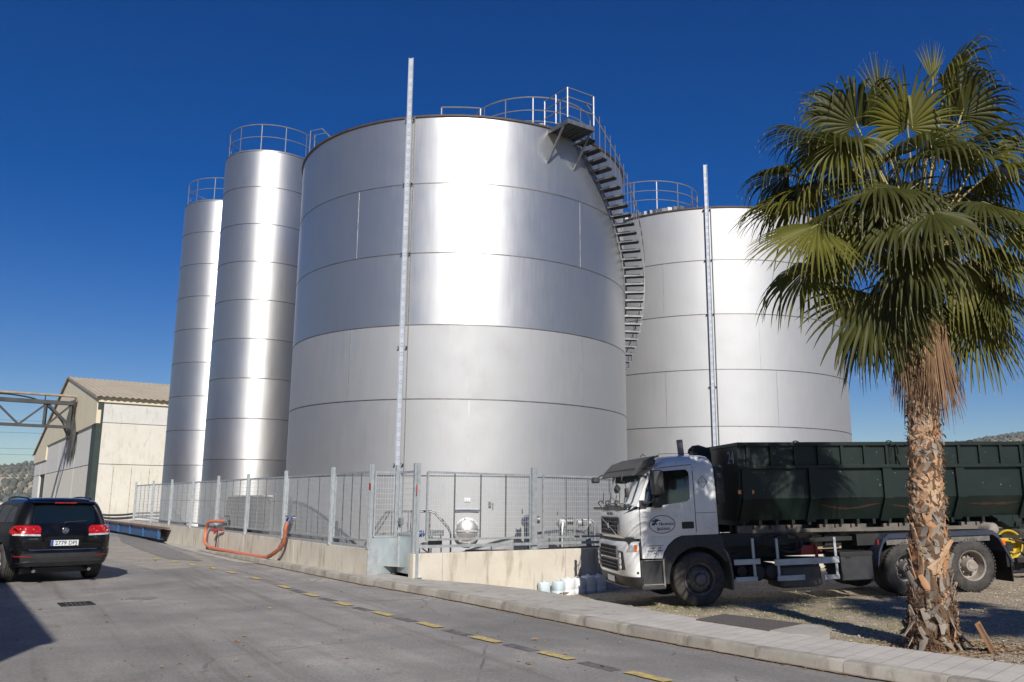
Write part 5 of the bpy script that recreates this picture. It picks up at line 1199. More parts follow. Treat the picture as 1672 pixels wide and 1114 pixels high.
# hook arm behind the cab
hk = MB(); hk.box2((.62, 1.05, 1.2), (.86, 1.45, 2.95)); hk.box2((.5, 1.1, 2.86), (.86, 1.4, 3.05)); hk.tube([(.80, 1.25, 3.02), (.66, 1.25, 3.07), (.54, 1.25, 3.06), (.46, 1.25, 3.0), (.44, 1.25, 2.93)], [.05, .045, .04, .03, .02], 8); hk.box2((.55, .5, 1.3), (.70, 2.0, 1.5)); hk.build('hook_arm', 'container_green', tr, bevel=.01)
# tanks, boxes
mb = MB()
for x in (1.27, 1.55): mb.lathe([(.002, .10), (.12, .11), (.165, .16), (.17, .2), (.17, .78), (.12, .84), (.002, .85)], 24, 'y', (x, 0, .57))
mb.build('air_tank', 'frame_dark', tr, smooth=40)
mb = MB(); mb.loft([rounded_ring(z, 1.75+q, 2.6-q, .34-q, .08, .08, n=5, side=2, end=2, yc=.5) for z, q in ((.24, .05), (.28, 0), (.62, 0), (.66, .05))]); mb.build('silencer', 'frame_dusty', tr, smooth=45)
mb = MB(); mb.tube(spl([(1.35, .3, 1.15), (1.7, .22, 1.02), (2.0, .2, .92), (2.25, .22, 1.0), (2.2, .25, 1.2), (1.9, .3, 1.28), (1.5, .3, 1.2)]), .022, 8); mb.tube(spl([(1.75, .3, 1.2), (2.05, .25, 1.27), (2.2, .25, 1.15), (2.1, .25, .9)]), .018, 8); mb.build('air_line', 'black_rubber', tr)
mb = MB(); mb.box2((2.94, .02, .34), (3.61, .62, .87)); mb.build('battery_box', 'plastic_grey', tr, bevel=.02)
mb = MB(); mb.box2((2.93, .012, .80), (3.62, .62, .885)); mb.box2((3.05, .0, .77), (3.15, .02, .80)); mb.build('battery_lid', 'frame_dark', tr, bevel=.008)
mb = MB(); mb.box2((.80, .55, .42), (1.1, .95, .9)); mb.cyl((.95, .15, .6), (.95, .55, .6), .10, 12); mb.build('filter_housing', 'frame_dark', tr)
for x0, x1, z0, z1 in ((.75, 1.28, .735, .84), (1.57, 2.90, .69, .81), (.76, 1.20, .42, .51), (1.60, 2.16, .40, .50), (2.57, 2.88, .385, .475)):
    mb = MB(); mb.box2((x0, .0, z0), (x1, .03, z1)); mb.build('side_guard', 'alu_guard', tr, bevel=.006)
for x, z0, z1 in ((1.14, .42, 1.22), (1.63, .40, 1.2), (2.83, .39, 1.18)):
    mb = MB(); mb.box2((x, .032, z0), (x+.05, .062, z1)); mb.build('guard_post', 'alu_guard', tr)
# rear fenders
def fender(path, w=.52, th=.03):
    mb = MB(); rings = []
    for i, (x, z) in enumerate(path):
        a = V(path[max(i-1, 0)]); b = V(path[min(i+1, len(path)-1)]); t = (b-a).normalized(); n_ = V((-t.y, t.x))*th
        rings.append([(x, .0, z), (x, w, z), (x-n_.x, w, z-n_.y), (x-n_.x, 0, z-n_.y)])
    mb.loft(rings)
    edge = []   # folded lip
    mb2 = mb
    for i in range(len(path)-1):
        (xa, za), (xb, zb) = path[i], path[i+1]; mb.prism([(xa, za), (xb, zb), (xb, zb-.085), (xa, za-.085)], -.012, .0)
    return mb.build('rear_fender', 'fender_blue', tr, smooth=20)
fender([(3.70, .62), (3.74, .85), (3.86, 1.10), (3.98, 1.19), (6.24, 1.185), (6.36, 1.10), (6.60, .62), (6.62, .48)])
mb = MB(); mb.box2((5.0, .03, .98), (6.20, .06, 1.11)); mb.box2((3.95, .03, .98), (4.9, .06, 1.11)); mb.build('fender_apron', 'rim_grey', tr)
mb = MB(); mb.box2((6.57, .0, .16), (6.59, .5, .72)); mb.box2((6.50, .02, .45), (6.56, .5, .9)); mb.build('mudflap', 'hardware_black', tr)
mb = MB(); mb.lathe([(.002, -.02), (.10, -.015), (.125, .02), (.125, .45), (.002, .5)], 24, 'y', (6.33, .05, 1.20)); mb.build('reservoir', 'rim_dusty', tr, smooth=40)
mb = MB(); mb.box2((6.42, -.012, .88), (6.50, .01, .98)); mb.build('side_marker', 'lamp_orange', tr); mb = MB(); mb.box2((3.72, -.02, 1.0), (3.76, .01, 1.10)); mb.build('side_marker', 'reflector_red', tr)
mb = MB(); mb.box2((6.6, .3, .72), (6.9, 2.2, .86)); mb.box2((6.62, .2, .4), (6.7, 2.3, .52)); mb.build('rear_bar', 'frame_dark', tr)
# truck wheels
def truck_wheel(x, y, kind, side=1):
    w = empty('wheel', (x, y, .51)); w.parent = tr; s = side
    make_tyre(w, .51, .32 if kind == 'front' else .58, 46 if kind != 'front' else 0, s); mb = MB()
    if kind == 'front':
        mb.lathe([(.275, .02*s), (.30, .0), (.305, .015*s), (.27, .05*s), (.255, .12*s), (.25, .10*s), (.21, .03*s), (.17, -.005*s), (.13, -.01*s), (.125, .0), (.10, .005*s)], 48, 'y')
        mb.lathe([(.11, .03*s), (.11, -.05*s), (.09, -.075*s), (.03, -.085*s), (.002, -.086*s)], 28, 'y'); ri = mb.build('rim', 'rim_grey', w); mb = MB()
        for k in range(10): a = 2*pi*k/10+.2; mb.cyl((.15*cos(a), .0, .15*sin(a)), (.15*cos(a), -.045*s, .15*sin(a)), .018, 6)
        mb.build('wheel_nuts', 'rim_grey', ri)
        mb = MB()
        for k in range(10): a = 2*pi*k/10+.5; mb.lathe([(.022, .0), (.002, .0)], 10, 'y', (.215*cos(a), .025*s, .215*sin(a)))
        mb.build('hand_hole', 'hardware_black', ri)
    else:
        mb.lathe([(.275, .02*s), (.30, .0), (.305, .015*s), (.275, .04*s), (.262, .14*s), (.255, .19*s), (.22, .205*s), (.16, .19*s), (.10, .19*s)], 48, 'y')
        ri = mb.build('rim', 'rim_dusty' if x > 5 else 'rim_grey', w); mb = MB()
        mb.lathe([(.145, .20*s), (.14, .10*s), (.12, .06*s), (.115, .03*s), (.085, .02*s), (.08, .01*s), (.002, .008*s)], 32, 'y')
        for k in range(10): a = 2*pi*k/10+.2; mb.cyl((.172*cos(a), .2*s, .172*sin(a)), (.172*cos(a), .14*s, .172*sin(a)), .017, 6)
        for k in range(12): a = 2*pi*k/12; mb.cyl((.10*cos(a), .07*s, .10*sin(a)), (.10*cos(a), .04*s, .10*sin(a)), .010, 6)
        mb.build('hub', 'rim_dusty' if x > 5 else 'rim_grey', ri); mb = MB()
        for k in range(8): a = 2*pi*k/8+.35; mb.lathe([(.030, .0), (.002, .0)], 14, 'y', (.222*cos(a), .198*s, .222*sin(a)))
        mb.build('hand_hole', 'hardware_black', ri)
for y, s in ((.02, 1), (2.48, -1)):
    truck_wheel(.05, y, 'front', s); truck_wheel(4.37, y, 'rear', s); truck_wheel(5.74, y, 'rear', s)

# ------------------------------------------------------------------ container on the truck
sk = empty('skip_container'); sk.matrix_basis = tframe(TAU-R(1.2)); tag(sk, 'dark green open top steel container number 24 carried on the truck', 'container')
X0, X1 = .95, 8.35
mb = MB()
sec = [(.05, 3.05), (.05, 2.60), (.075, 2.56), (.075, 2.0), (.32, 1.575), (2.18, 1.575), (2.425, 2.0), (2.425, 2.56), (2.45, 2.6), (2.45, 3.05), (2.38, 3.05), (2.35, 2.0), (2.15, 1.65), (.35, 1.65), (.15, 2.0), (.12, 3.05)]
n = len(sec); A_ = [(X0+.05, y, z) for y, z in sec]; B_ = [(X1-.05, y, z) for y, z in sec]
mb.add(A_+B_, [(i, (i+1) % n, n+(i+1) % n, n+i) for i in range(n)]); mb.build('side_wall', 'container_green', sk, smooth=0)
for x in (X0, X1-.06):
    mb = MB(); mb.prism([(.05, 3.05), (.05, 2.58), (.075, 2.0), (.32, 1.575), (2.18, 1.575), (2.425, 2.0), (2.45, 2.58), (2.45, 3.05)], x, x+.06, 'x'); mb.build('end_wall', 'container_green', sk, smooth=0)
mb = MB()
for y in (-.01, 2.41): mb.box2((X0-.02, y, 3.02), (X1, y+.1, 3.095))
mb.box2((X0-.02, .09, 3.02), (X0+.08, 2.41, 3.095)); mb.build('top_rail', 'container_green', sk, bevel=.008)
mb = MB()
for y in (-.01, 2.41): mb.box2((X0, y, 2.575), (X1, y+.1, 2.645))
mb.build('middle_rail', 'container_green', sk, bevel=.008)
for x in (1.14, 1.64, 2.14, 2.64, 3.13, 3.62, 4.10, 4.32, 4.75, 5.22, 5.69, 6.16, 6.63, 7.09, 7.55, 8.0):
    mb = MB(); mb.box2((x-.03, .0, 2.64), (x+.03, .055, 3.025)); mb.build('upper_rib', 'container_green', sk)
for x in (1.0, 2.40, 3.98, 5.58, 7.06):
    mb = MB(); mb.prism([(.01, 2.575), (.01, 1.98), (.25, 1.53), (.36, 1.53), (.1, 2.0), (.1, 2.575)], x, x+.19, 'x'); mb.build('lower_rib', 'container_green', sk, smooth=0); mb = MB(); mb.prism([(2.49, 2.575), (2.49, 1.98), (2.25, 1.53), (2.14, 1.53), (2.4, 2.0), (2.4, 2.575)], x, x+.19, 'x'); mb.build('lower_rib', 'container_green', sk, smooth=0)
# lids' latches
for x in (4.16, 7.18):
    mb = MB(); mb.tube([(x-.05, -.02, 3.03), (x, -.03, 3.06), (x+.02, -.035, 2.98), (x+.0, -.035, 2.80), (x+.04, -.03, 2.66)], .012, 6); mb.tube([(x+.12, -.02, 3.05), (x+.17, -.03, 3.0), (x+.17, -.035, 2.85), (x+.13, -.03, 2.80)], .012, 6); mb.tube([(x+.13, -.03, 2.8), (x+.19, -.03, 2.64)], .010, 6); mb.build('latch', 'hardware_black', sk)
mb = MB()
for x in (2.1, 4.1, 5.9): mb.tube([(x, 0, 3.10), (x+.05, 0, 3.12), (x+.12, 0, 3.10)], .012, 6)
mb.build('tarp_hook', 'hardware_black', sk)
# rusty scrapes on the sloping lower side
rs = MB(); rq = random.Random(11)
def slope_pt(x, z, o=.004): t = (z-1.575)/(2.0-1.575); return (x, .32+(.075-.32)*t-o*.86, z-o*.5)
for xa, xb in ((2.66, 3.92), (4.22, 5.5), (5.9, 7.0)):
    k = 18; top = []; bot = []
    for i in range(k+1):
        t = i/k; z = 1.86-.055*sin(pi*t)+.02*sin(5*t+xa)+(.04*t if xa > 5 else 0); w = .012+.022*sin(pi*t)*abs(sin(7*t+xa)); top.append(slope_pt(xa+(xb-xa)*t, z+w)); bot.append(slope_pt(xa+(xb-xa)*t, z-w))
    rs.add(top+bot, [(i, i+1, k+2+i, k+1+i) for i in range(k)])
rs.build('rust_scrape', 'container_rust', sk, smooth=0)
mb = MB()
for i in range(40):
    x = rq.uniform(1.2, 8); z = rq.uniform(2.66, 3.0) if rq.random() < .5 else rq.uniform(2.05, 2.5); y = .049 if z > 2.6 else .074
    h = rq.uniform(.006, .035); w = rq.uniform(.003, .010); mb.add([(x, y-.001, z), (x+w, y-.001, z), (x+w, y-.001, z+h), (x, y-.001, z+h)], [(0, 1, 2, 3)])
mb.build('paint_chip', 'ink_pale', sk, smooth=0)
bd = MB(); bd.prism(rrect([(.92, 2.09), (1.255, 2.09), (1.255, 2.17), (.92, 2.17)], .038), .062, .072); bo_ = bd.build('badge', 'lamp_orange', sk)
mb = MB(); side_text(mb, 'Carmona', 1.087, 2.128, .058, .058, bold=.001); mb.build('badge_lettering', 'ink', bo_)
mb = MB(); text(mb, '24', .36, Matrix(((0, 0, -1, X0-.003), (-1, 0, 0, .40), (0, 1, 0, 2.80), (0, 0, 0, 1))), .002, space=.95, bold=-.002); mb.build('number_lettering', 'ink_pale', sk)
# bottom runners and cross members
mb = MB()
xx = .98
gaps = [2.45, 4.03, 5.63]
mb.box2((.98, .34, 1.33), (6.35, .44, 1.40)); x = .98
while x < 6.3:
    if not any(abs(x+.16-g) < .16 for g in gaps): mb.box2((x, .34, 1.40), (min(x+.315, 6.35), .44, 1.475))
    x += .345
mb.prism([(6.35, 1.33), (6.75, 1.33), (6.35, 1.46)], .34, .44); mb.build('runner', 'frame_dusty', sk)
mb = MB(); x = 1.05
while x < 8: mb.box2((x, .25, 1.475), (x+.06, 2.25, 1.575)); x += .345
mb.box2((.98, .6, 1.3), (8, .75, 1.48)); mb.box2((.98, 1.7, 1.3), (8, 1.85, 1.48)); mb.build('cross_member', 'container_green', sk)
mb = MB(); mb.prism([(6.45, 1.60), (7.15, 1.60), (7.1, 1.38), (6.85, 1.36)], .26, .32); mb.cyl((6.98, .2, 1.42), (6.98, .36, 1.42), .05, 10); mb.build('end_bracket', 'container_green', sk)

# ------------------------------------------------------------------ implement with a yellow wheel behind the truck
fm = empty('farm_trailer', (11.85, 20.5, ground_z(11.8, 20.5)), R(5)); tag(fm, 'farm trailer with a yellow wheel rim, half hidden behind the rear of the truck', 'trailer')
w = empty('wheel', (-.05, 0, .78)); w.parent = fm; make_tyre(w, .62, .3, 30, 1)
mb = MB(); mb.lathe([(.30, .0), (.335, -.005), (.34, .02), (.31, .05), (.30, .16), (.16, .17), (.14, .12), (.05, .1), (.002, .1)], 40, 'y')
for k in range(8): a = k*pi/4; mb.cyl((.2*cos(a), .17, .2*sin(a)), (.2*cos(a), .14, .2*sin(a)), .02, 6)
mb.build('rim', 'rim_yellow', w)
mb = MB(); mb.box2((-.6, -.25, .93), (.9, -.15, 1.0)); mb.box2((-.1, -.3, .38), (2.6, -.18, .48)); mb.box2((.1, -.3, .2), (1.9, -.2, .28)); mb.box2((.35, -.28, .28), (.45, -.2, .93)); mb.box2((1.4, -.28, .28), (1.5, -.2, .7)); mb.box2((-.4, .3, .6), (2.6, 1.8, .95)); mb.cyl((.6, -.25, .33), (1.2, -.25, .33), .07, 12); mb.build('frame', 'frame_dark', fm)
mb = MB(); mb.tube(spl([(-.2, -.2, .9), (.2, -.3, .8), (.45, -.3, .55), (.9, -.3, .45)]), .02, 6); mb.build('cable', 'black_rubber', fm)

# ------------------------------------------------------------------ palm
PX, PY = 5.27, 11.0; PZ = ground_z(PX, PY)-.02
def axis_pt(z): return V((5.27+.030*z+.011*max(0, z-1)**1.3, 11.0, z))
def trunk_r(z): return .285-.05*sm(0, .5, z)-.055*sm(.4, 2.2, z)-.025*sm(2.5, 4.5, z)
palm = empty('palm_tree', (PX, PY, 0)); palm_off = V((PX, PY, 0))
tag(palm, 'tall fan palm with a rough orange and grey trunk in front of the truck', 'palm tree')
L_ = lambda p: V(p)-palm_off
mb = MB(); rings = []; k = 28
for i in range(61):
    z = PZ+(5.35-PZ)*i/60; c = L_(axis_pt(z)); r_ = trunk_r(z)*(1 if z < 5 else 1-.5*sm(5, 5.4, z)); rings.append([(c.x+cos(2*pi*j/k)*r_*(1+.07*noise.noise(V((j*.7, z*6, 1)))), c.y+sin(2*pi*j/k)*r_*(1+.07*noise.noise(V((j*.7, z*6, 5)))), z) for j in range(k)])
mb.loft(rings); trunk = mb.build('trunk', 'bark_fibre', palm, smooth=80)
rp = random.Random(21)
def strap(mb, base, d, nrm, L, w0, w1, lift, th=.014, curl=.0):
    """a flat tapered husk leaving the trunk"""
    d = d.normalized(); s = d.cross(nrm).normalized(); rings = []
    for i in range(6):
        t = i/5; p = base+d*(L*t)+nrm*(lift*t**1.6)+s*(curl*t*t); w = w0+(w1-w0)*t; cup = .25*w*(1-t*.5)
        a, b, c = p-s*w/2, p+nrm*cup*.5, p+s*w/2
        rings.append([a, b, c, c-nrm*th, b-nrm*th, a-nrm*th])
    mb.loft(rings)
ub = MB()
row = 0; z = .02
while z < 4.75:
    low = 1-sm(.75, 1.5, z); cnt = 8 if z > .9 else 9
    for j in range(cnt):
        ph = 2*pi*(j+(row % 2)*.5)/cnt+rp.uniform(-.08, .08)+z*.25; r_ = trunk_r(z); c = L_(axis_pt(z+rp.uniform(-.02, .02)))
        nrm = V((cos(ph), sin(ph), 0)); tg = V((-sin(ph), cos(ph), 0)); base = c+nrm*(r_-.012)
        grey = rp.random() < (.92 if z < .8 else (.6 if z < 1.4 else (.30 if z < 2.4 else .25)))
        ub.mat(1 if grey else 0)
        if rp.random() > low:      # split, criss-crossing leaf bases
            for e in (-1, 1):
                if rp.random() < .1: continue
                d = V((0, 0, 1))+tg*e*rp.uniform(.45, .85); strap(ub, base-tg*e*.05+V((0, 0, rp.uniform(-.02, .02))), d, nrm, rp.uniform(.16, .25), rp.uniform(.10, .13), rp.uniform(.01, .04), rp.uniform(.006, .032), .008, curl=rp.uniform(-.04, .04))
        else:                      # old grey petiole stubs
            d = V((0, 0, 1))*rp.uniform(.7, 1.3)+tg*rp.uniform(-.8, .8)+nrm*.04
            if z < .4 and rp.random() < .4: d = V((0, 0, -.6))+tg*rp.uniform(-.8, .8)+nrm*.5
            strap(ub, base, d, nrm, rp.uniform(.16, .30), rp.uniform(.08, .12), rp.uniform(.02, .06), rp.uniform(.01, .06), .012, rp.uniform(-.06, .06))
    row += 1; z += .10
ub.build('leaf_bases', ['boot_orange', 'boot_grey'], palm, smooth=40)
fb = MB()                          # loose fibres
for i in range(2400):
    z = rp.uniform(.0, 4.8) if rp.random() < .6 else rp.uniform(0, .7); ph = rp.uniform(0, 2*pi); r_ = trunk_r(z); nrm = V((cos(ph), sin(ph), 0)); tg = V((-sin(ph), cos(ph), 0)); p = L_(axis_pt(z))+nrm*(r_+.01); q = p+nrm*rp.uniform(.0, .06)+tg*rp.uniform(-.1, .1)+V((0, 0, rp.uniform(-.12, .08))); w = V((0, 0, .003))+tg*.002
    fb.add([p-w, p+w, (p+q)/2+w+nrm*.02, q, (p+q)/2-w+nrm*.02], [(0, 1, 2, 3, 4)])
fb.build('trunk_fibres', 'frond_dead', palm, smooth=0)

def frond(hub, D, N, Rb, base, spread=105, K=21, sag=.75, seed=0, mats=('frond_green', 'frond_tip', 'petiole'), fold=.22, name='frond', split=.48, wf=1.0):
    r_ = random.Random(seed); hub = L_(hub); base = L_(base); Rb = Rb*1.07; D = V(D).normalized(); N = V(N); N = (N-D*N.dot(D)).normalized(); S = D.cross(N); mb = MB()
    # petiole
    md = (hub+base)/2+V((0, 0, 1))*(.10*(hub-base).length*(1 if D.z < .5 else 0)); P_ = [base*(1-t)**2+md*2*t*(1-t)+hub*t*t for t in [i/7 for i in range(8)]]+[hub+D*Rb*.12]
    mb.mat(2).tube(P_, [.026, .022, .019, .017, .015, .014, .013, .012, .006], 6)
    T = [.03, .16, .32, .46, .57, .68, .79, .89, .96, 1.0]; dth = R(spread)*2/(2*K)
    for k in range(-K, K+1):
        th = R(spread)*k/K+r_.uniform(-.01, .01); u = D*cos(th)+S*sin(th); L = Rb*(1-.20*abs(k/K)**1.5)*r_.uniform(.93, 1.06)
        sg = sag*1.15*r_.uniform(.6, 1.35); tw = r_.uniform(-.10, .10); sv = N.cross(u); p = hub.copy(); pt = 0; vs = []; broken = r_.random() < .05
        fd = -N*(fold*abs(sin(th))) + N*.0
        g0 = (u+fd).normalized(); cd_ = g0; side0 = N.cross(g0).normalized(); nn = N
        for i, t in enumerate(T):
            b = sg*max(0, (t-.38)/.62)**1.35
            if broken and t > .55: b = min(1.2, b+.8)
            g = (g0*(1-min(b, 1)*.75)+V((0, 0, -1))*b+side0*tw*max(0, t-.4)).normalized()
            p = p+g*(L*(t-pt)); pt = t
            w = dth*L*t*.54 if t <= split else dth*L*split*.54*((1-t)/(1-split))**.75
            w = max(w*wf, .0012); nn = g.cross(side0)*-1; nn = nn if nn.dot(N) > 0 else -nn
            vs += [p-side0*w, p+nn*(w*.55 if k % 2 else -w*.55)*(1 if t <= split else 1)+nn*.002, p+side0*w]
        o = []
        for i in range(len(T)-1):
            mb.mat(1 if i >= 8 else 0); mb.add(vs[i*3:i*3+6], [(0, 1, 4, 3), (1, 2, 5, 4)])
    return mb.build(name, list(mats), palm, smooth=60)
core = lambda z: axis_pt(z)
UPN = V((0, 0, 1)); CAM = V((-.35, -1, .25)); AWAY = V((0, 1, .4))
man = [  # hub, direction of the blade, facing, radius, spread, sag
    ((4.88, 10.15, 5.67), (-.04, -.35, -.97), (-.1, -1, .55), .95, 118, .35), ((3.92, 10.4, 5.24), (-.78, -.25, -.50), (.0, -.7, 1), 1.02, 85, .45), ((5.81, 10.3, 5.36), (.75, -.3, -.40), (.05, -.75, 1), 1.05, 85, .6),
    ((4.78, 11.0, 6.9), (-.30, -.15, 1.1), (.3, .9, .5), .95, 112, 1.15), ((5.36, 10.75, 6.75), (-.02, -.30, .9), (0, 1, .45), .85, 122, .45), ((6.05, 11.0, 7.45), (.50, -.05, .6), (-.2, .5, .8), .98, 112, 1.15),
    ((4.25, 11.0, 6.72), (-.93, 0, .35), (.2, -.2, 1), .95, 80, 1.0), ((4.35, 10.5, 6.48), (-.30, -.3, -.60), (-.2, -.6, .8), .92, 105, .9), ((6.45, 11.0, 6.45), (.70, 0, .5), (-.2, -.3, 1), 1.0, 95, 1.15),
    ((3.9, 11.3, 6.3), (-.60, .1, .0), (0, .2, 1), .85, 95, 1.1), ((3.98, 11.3, 5.9), (-.85, .0, -.1), (0, -.1, 1), 1.0, 95, 1.0), ((4.42, 10.4, 5.26), (-.05, -.35, -.8), (-.2, -1, .4), .88, 110, .7),
    ((4.62, 10.5, 4.35), (-.30, -.12, -1.1), (-.25, -1, .25), 1.12, 100, .5), ((6.05, 10.8, 4.30), (.30, -.1, -1.1), (.2, -1, .3), 1.15, 95, .5), ((4.02, 11.0, 4.88), (-.70, -.1, -.60), (-.2, -.5, 1), 1.05, 105, .8),
    ((5.22, 11.2, 7.38), (.02, .05, .9), (0, -.8, .2), .72, 28, .12), ((6.85, 11.4, 5.94), (.75, 0, -.3), (0, -.3, 1), 1.05, 100, .9), ((5.75, 10.5, 4.75), (.25, -.2, -.9), (.1, -1, .4), .95, 100, .7),
    ((4.6, 11.2, 7.1), (-.25, .2, .75), (.3, -.7, .6), .85, 110, 1.1), ((6.35, 10.6, 5.0), (.9, -.2, -.6), (0, -.5, 1), 1.05, 100, .9), ((6.55, 10.9, 4.6), (.85, -.1, -.75), (.1, -.6, 1), 1.1, 95, .8), ((6.3, 11.1, 7.1), (.2, -.35, .7), (-.1, .8, .5), .9, 110, .9),
    ((5.95, 11.1, 7.62), (.05, .0, .9), (0, -1, .1), .62, 24, .1)]
for i, (h, D, N, Rb, sp, sg) in enumerate(man): frond(h, D, N, Rb, core(4.95+.25*rp.random()), sp, 19 if sp > 40 else 8, sg*(1+.3*((i*7) % 5-2)/2), i+1, ('frond_green' if i % 3 else 'frond_dark', 'frond_tip', 'petiole'))
ga_ = 0
for i in range(29):
    ga_ += 2.39996; el_ = [64, 40, 20, -2, -24, 50, 8, -34, 30, -14][i % 10]+rp.uniform(-8, 8); az_ = ga_+rp.uniform(-.2, .2)
    o = V((cos(az_)*cos(R(el_)), sin(az_)*cos(R(el_)), sin(R(el_)))); c = core(5.25)+V((-.05, .05, .45)); hub = c+o*rp.uniform(.95, 1.4)
    if hub.y < 10.55 and hub.z > 5.5: hub.y += .5
    D = V((o.x, o.y, o.z-.45)); N = V((-o.x*.3, -o.y*.3, 1))
    frond(hub, D, N, rp.uniform(.85, 1.1), core(4.75+.5*rp.random()), 105, 18, .95, 100+i, ('frond_dark' if i % 4 else 'frond_green', 'frond_tip', 'petiole'))
# lowest green and brown skirt
for i, az_ in enumerate((2.9, 3.6, 2.3, .2, 5.8, .8, 6.2, 1.6, 3.2, 4.0)):
    o = V((cos(az_), sin(az_), 0)); hub = core(4.75-.05*(i % 3))+o*rp.uniform(.55, .85)+V((0, 0, -.15)); D = V((o.x*.35, o.y*.35, -1)); frond(hub, D, o+V((0, 0, .4)), rp.uniform(1.0, 1.25), core(4.55+.2*rp.random()), 62, 15, .35, 200+i, ('frond_dark', 'frond_tip', 'petiole'), fold=.5)
for i, (dx, dy, z, Rb, sp, sn) in enumerate([(-.06, -.36, 4.55, 1.55, 9, 0), (.10, -.30, 4.35, 1.45, 9, 0), (-.2, -.2, 4.2, 1.15, 9, 0), (.24, -.1, 4.3, 1.2, 9, 0), (.02, -.33, 4.1, 1.2, 14, 0), (-.1, .25, 4.2, 1.3, 20, 0), (.2, .2, 4.2, 1.3, 20, 0), (.34, -.12, 4.5, 1.3, 10, 0), (-.34, -.05, 4.4, 1.3, 10, 0)]):
    h = core(z+.05)+V((dx, dy, 0)); frond(h, (dx*.12, dy*.12, -1), (dx, dy, .05), Rb*1.12, core(z+.2), sp, 13, .1, 300+i, ('frond_dead', 'frond_dead', 'frond_dead'), fold=.15, name='dead_frond', split=.35, wf=2.6)
# twisting dry flower stalks
mb = MB()
for i in range(46):
    a = rp.uniform(0, 2*pi); o = V((cos(a), sin(a)*.9, 0)); p = L_(core(5.1)+o*.1+V((0, 0, rp.uniform(-.2, .6)))); P_ = [p]; d = (o*.8+V((0, 0, rp.uniform(.2, .9)))).normalized(); st = rp.uniform(.12, .2)
    for k in range(9): d = (d+V((rp.uniform(-.3, .3), rp.uniform(-.3, .3), -.22))).normalized(); P_.append(P_[-1]+d*st)
    mb.tube(spl(P_, 2), [.010*(1-.6*j/18) for j in range(19)], 4)
mb.build('dry_stalks', 'boot_grey', palm, smooth=60)
p2 = dup(palm); p2.location = (8.75, 4.4, 0); p2.rotation_euler.z = 1.3; tag(p2, 'fan palm at the right end of the yard, shading the gravel', 'palm tree')
# plank leaning on the palm
pk = empty('wooden_board', (5.70, 10.45, ground_z(5.70, 10.45)+.0), R(-35)); tag(pk, 'thin brown wooden board leaning against the foot of the palm trunk', 'board')
Xp = Matrix.Rotation(R(-24), 4, 'Y') @ Matrix.Scale(.78, 4)
mb = MB(); mb.X = Xp; mb.box((0, 0, .21), (.018, .30, .46)); mb.build('panel', 'bark_fibre', pk); mb = MB(); mb.X = Xp
for y in (-.16, .16): mb.box((.0, y, .21), (.035, .025, .48))
for z in (-.02, .44): mb.box((0, 0, z), (.035, .30, .025))
mb.build('edging', 'wood', pk)

# ------------------------------------------------------------------ loose stones, grass, litter
st = MB(); rs_ = random.Random(8)
def in_lot(x, y):
    for i in range(len(BACK)-1):
        pass
    p = V((x, y, 0)); n = p.dot(NV)
    # sidewalk back edge, near part: x must lie right of it
    for (xa, ya), (xb, yb) in zip(BACK[4:-1], BACK[5:]):
        if yb <= y <= ya:
            xe = xa+(xb-xa)*((y-ya)/(yb-ya) if yb != ya else 0); return x > xe+.03
    return n > 9.3
for i in range(9000):
    y = rs_.uniform(8.2, 19); x = rs_.uniform(1, 11)
    if not in_lot(x, y) or hypot(x-PX, y-PY) < .36: continue
    s = rs_.uniform(.006, .018)*(1 if rs_.random() < .95 else 2); z = ground_z(x, y)+s*.2; a = rs_.random()*6; c, q = cos(a), sin(a)
    P_ = [(1, 0, 0), (0, .8, 0), (-1, .1, 0), (0, -.9, 0), (.1, .1, .7)]
    st.add([(x+(u*c-v*q)*s, y+(u*q+v*c)*s, z+w*s) for u, v, w in P_], [(0, 1, 4), (1, 2, 4), (2, 3, 4), (3, 0, 4)])
tag(st.build('gravel_stones', 'pebble', smooth=0), 'loose pale stones scattered over the gravel yard', 'gravel', kind='stuff')
gm = MB()
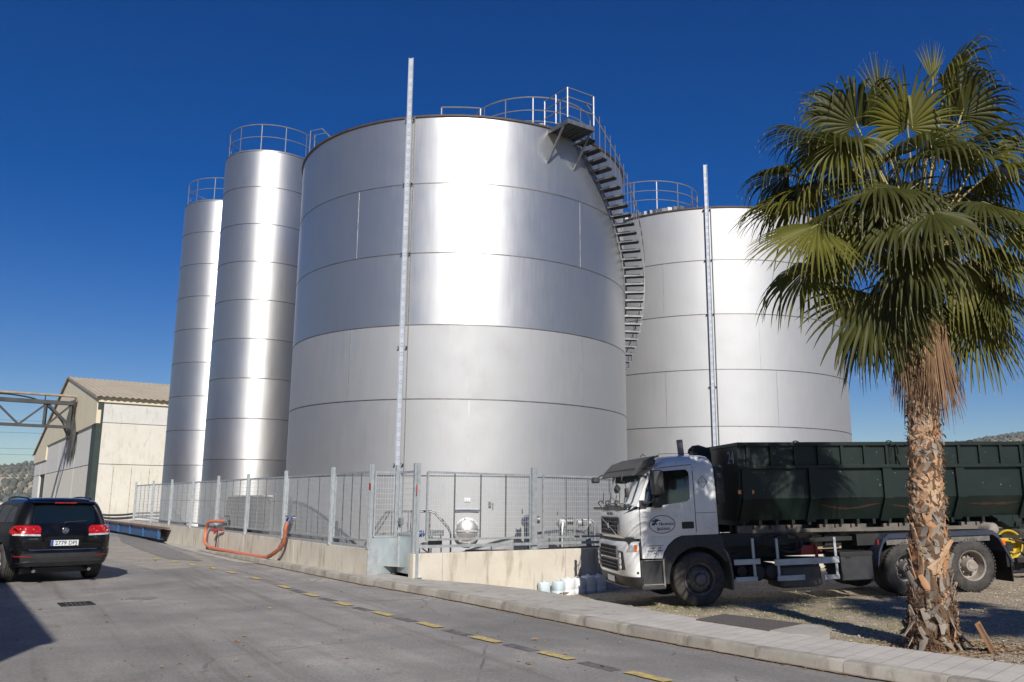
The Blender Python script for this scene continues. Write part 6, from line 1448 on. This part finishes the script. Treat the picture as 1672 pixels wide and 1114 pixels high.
for i in range(16000):
    t = rs_.random()
    y = rs_.uniform(10.2, 17.5); x = rs_.uniform(1.2, 6.5)
    if not in_lot(x, y): continue
    dn = noise.noise(V((x, y, 2))*1.4)+.25*noise.noise(V((x, y, 7))*5)
    if dn < -.02: continue
    z = ground_z(x, y); h = rs_.uniform(.015, .05); a = rs_.random()*6.28; l = rs_.uniform(.3, 1.2)*h; w = .004
    gm.add([(x-w*sin(a), y+w*cos(a), z), (x+w*sin(a), y-w*cos(a), z), (x+cos(a)*l, y+sin(a)*l, z+h)], [(0, 1, 2)])
tag(gm.build('grass', 'grass', smooth=0), 'thin short grass between the sidewalk and the truck', 'grass', kind='stuff')
lt = MB()
def chip(x, y, z, s):
    a = rs_.random()*6.28; c, q = cos(a), sin(a); lt.add([(x+(u*c-v*q)*s, y+(u*q+v*c)*s, z+w*s) for u, v, w in ((1, 0, .1), (0, .35, .5), (-1, 0, .2), (0, -.35, .05))], [(0, 1, 2, 3)])
for i in range(2600):   # against the kerb, on the road
    k = rs_.random()*(len(KSs)-2); j = int(k); f = k-j; p = V(KSs[j])*(1-f)+V(KSs[j+1])*f; d = abs(rs_.gauss(0, .07)); t = (V(KSs[j+1])-V(KSs[j])).normalized()
    if noise.noise(V((p.x, p.y, 0))*.9) < -.15: continue
    chip(p.x+t.y*(d+.01)*1, p.y-t.x*(d+.01), .006, rs_.uniform(.004, .014))
for i in range(520): p = NS(rs_.uniform(-1, 7.4), rs_.uniform(4, 30)); chip(p.x, p.y, .006, rs_.uniform(.008, .034)*(1 if i % 9 else 1.8))
for i in range(1400):   # under the palm
    a = rs_.random()*6.28; d = .33+abs(rs_.gauss(0, .35)); x, y = PX+cos(a)*d*1.3+.15, PY+sin(a)*d*.9-.15
    if in_lot(x, y): chip(x, y, ground_z(x, y)+.012, rs_.uniform(.01, .045))
tag(lt.build('leaf_litter', 'litter', smooth=0), 'dry leaf litter along the kerb and around the palm', 'litter', kind='stuff')

# ------------------------------------------------------------------ air
hz_ = MB(); hz_.box2((-1640, -720, -3), (1640, 2640, 110))
hm = bpy.data.materials.new('haze'); hm.use_nodes = True; hn = hm.node_tree; hn.nodes.clear()
pv = hn.nodes.new('ShaderNodeVolumePrincipled'); pv.inputs['Color'].default_value = (.80, .88, 1, 1); pv.inputs['Density'].default_value = .00013
ou = hn.nodes.new('ShaderNodeOutputMaterial'); hn.links.new(pv.outputs[0], ou.inputs['Volume']); MATS['haze'] = hm
tag(hz_.build('haze', 'haze', smooth=0), kind='stuff')
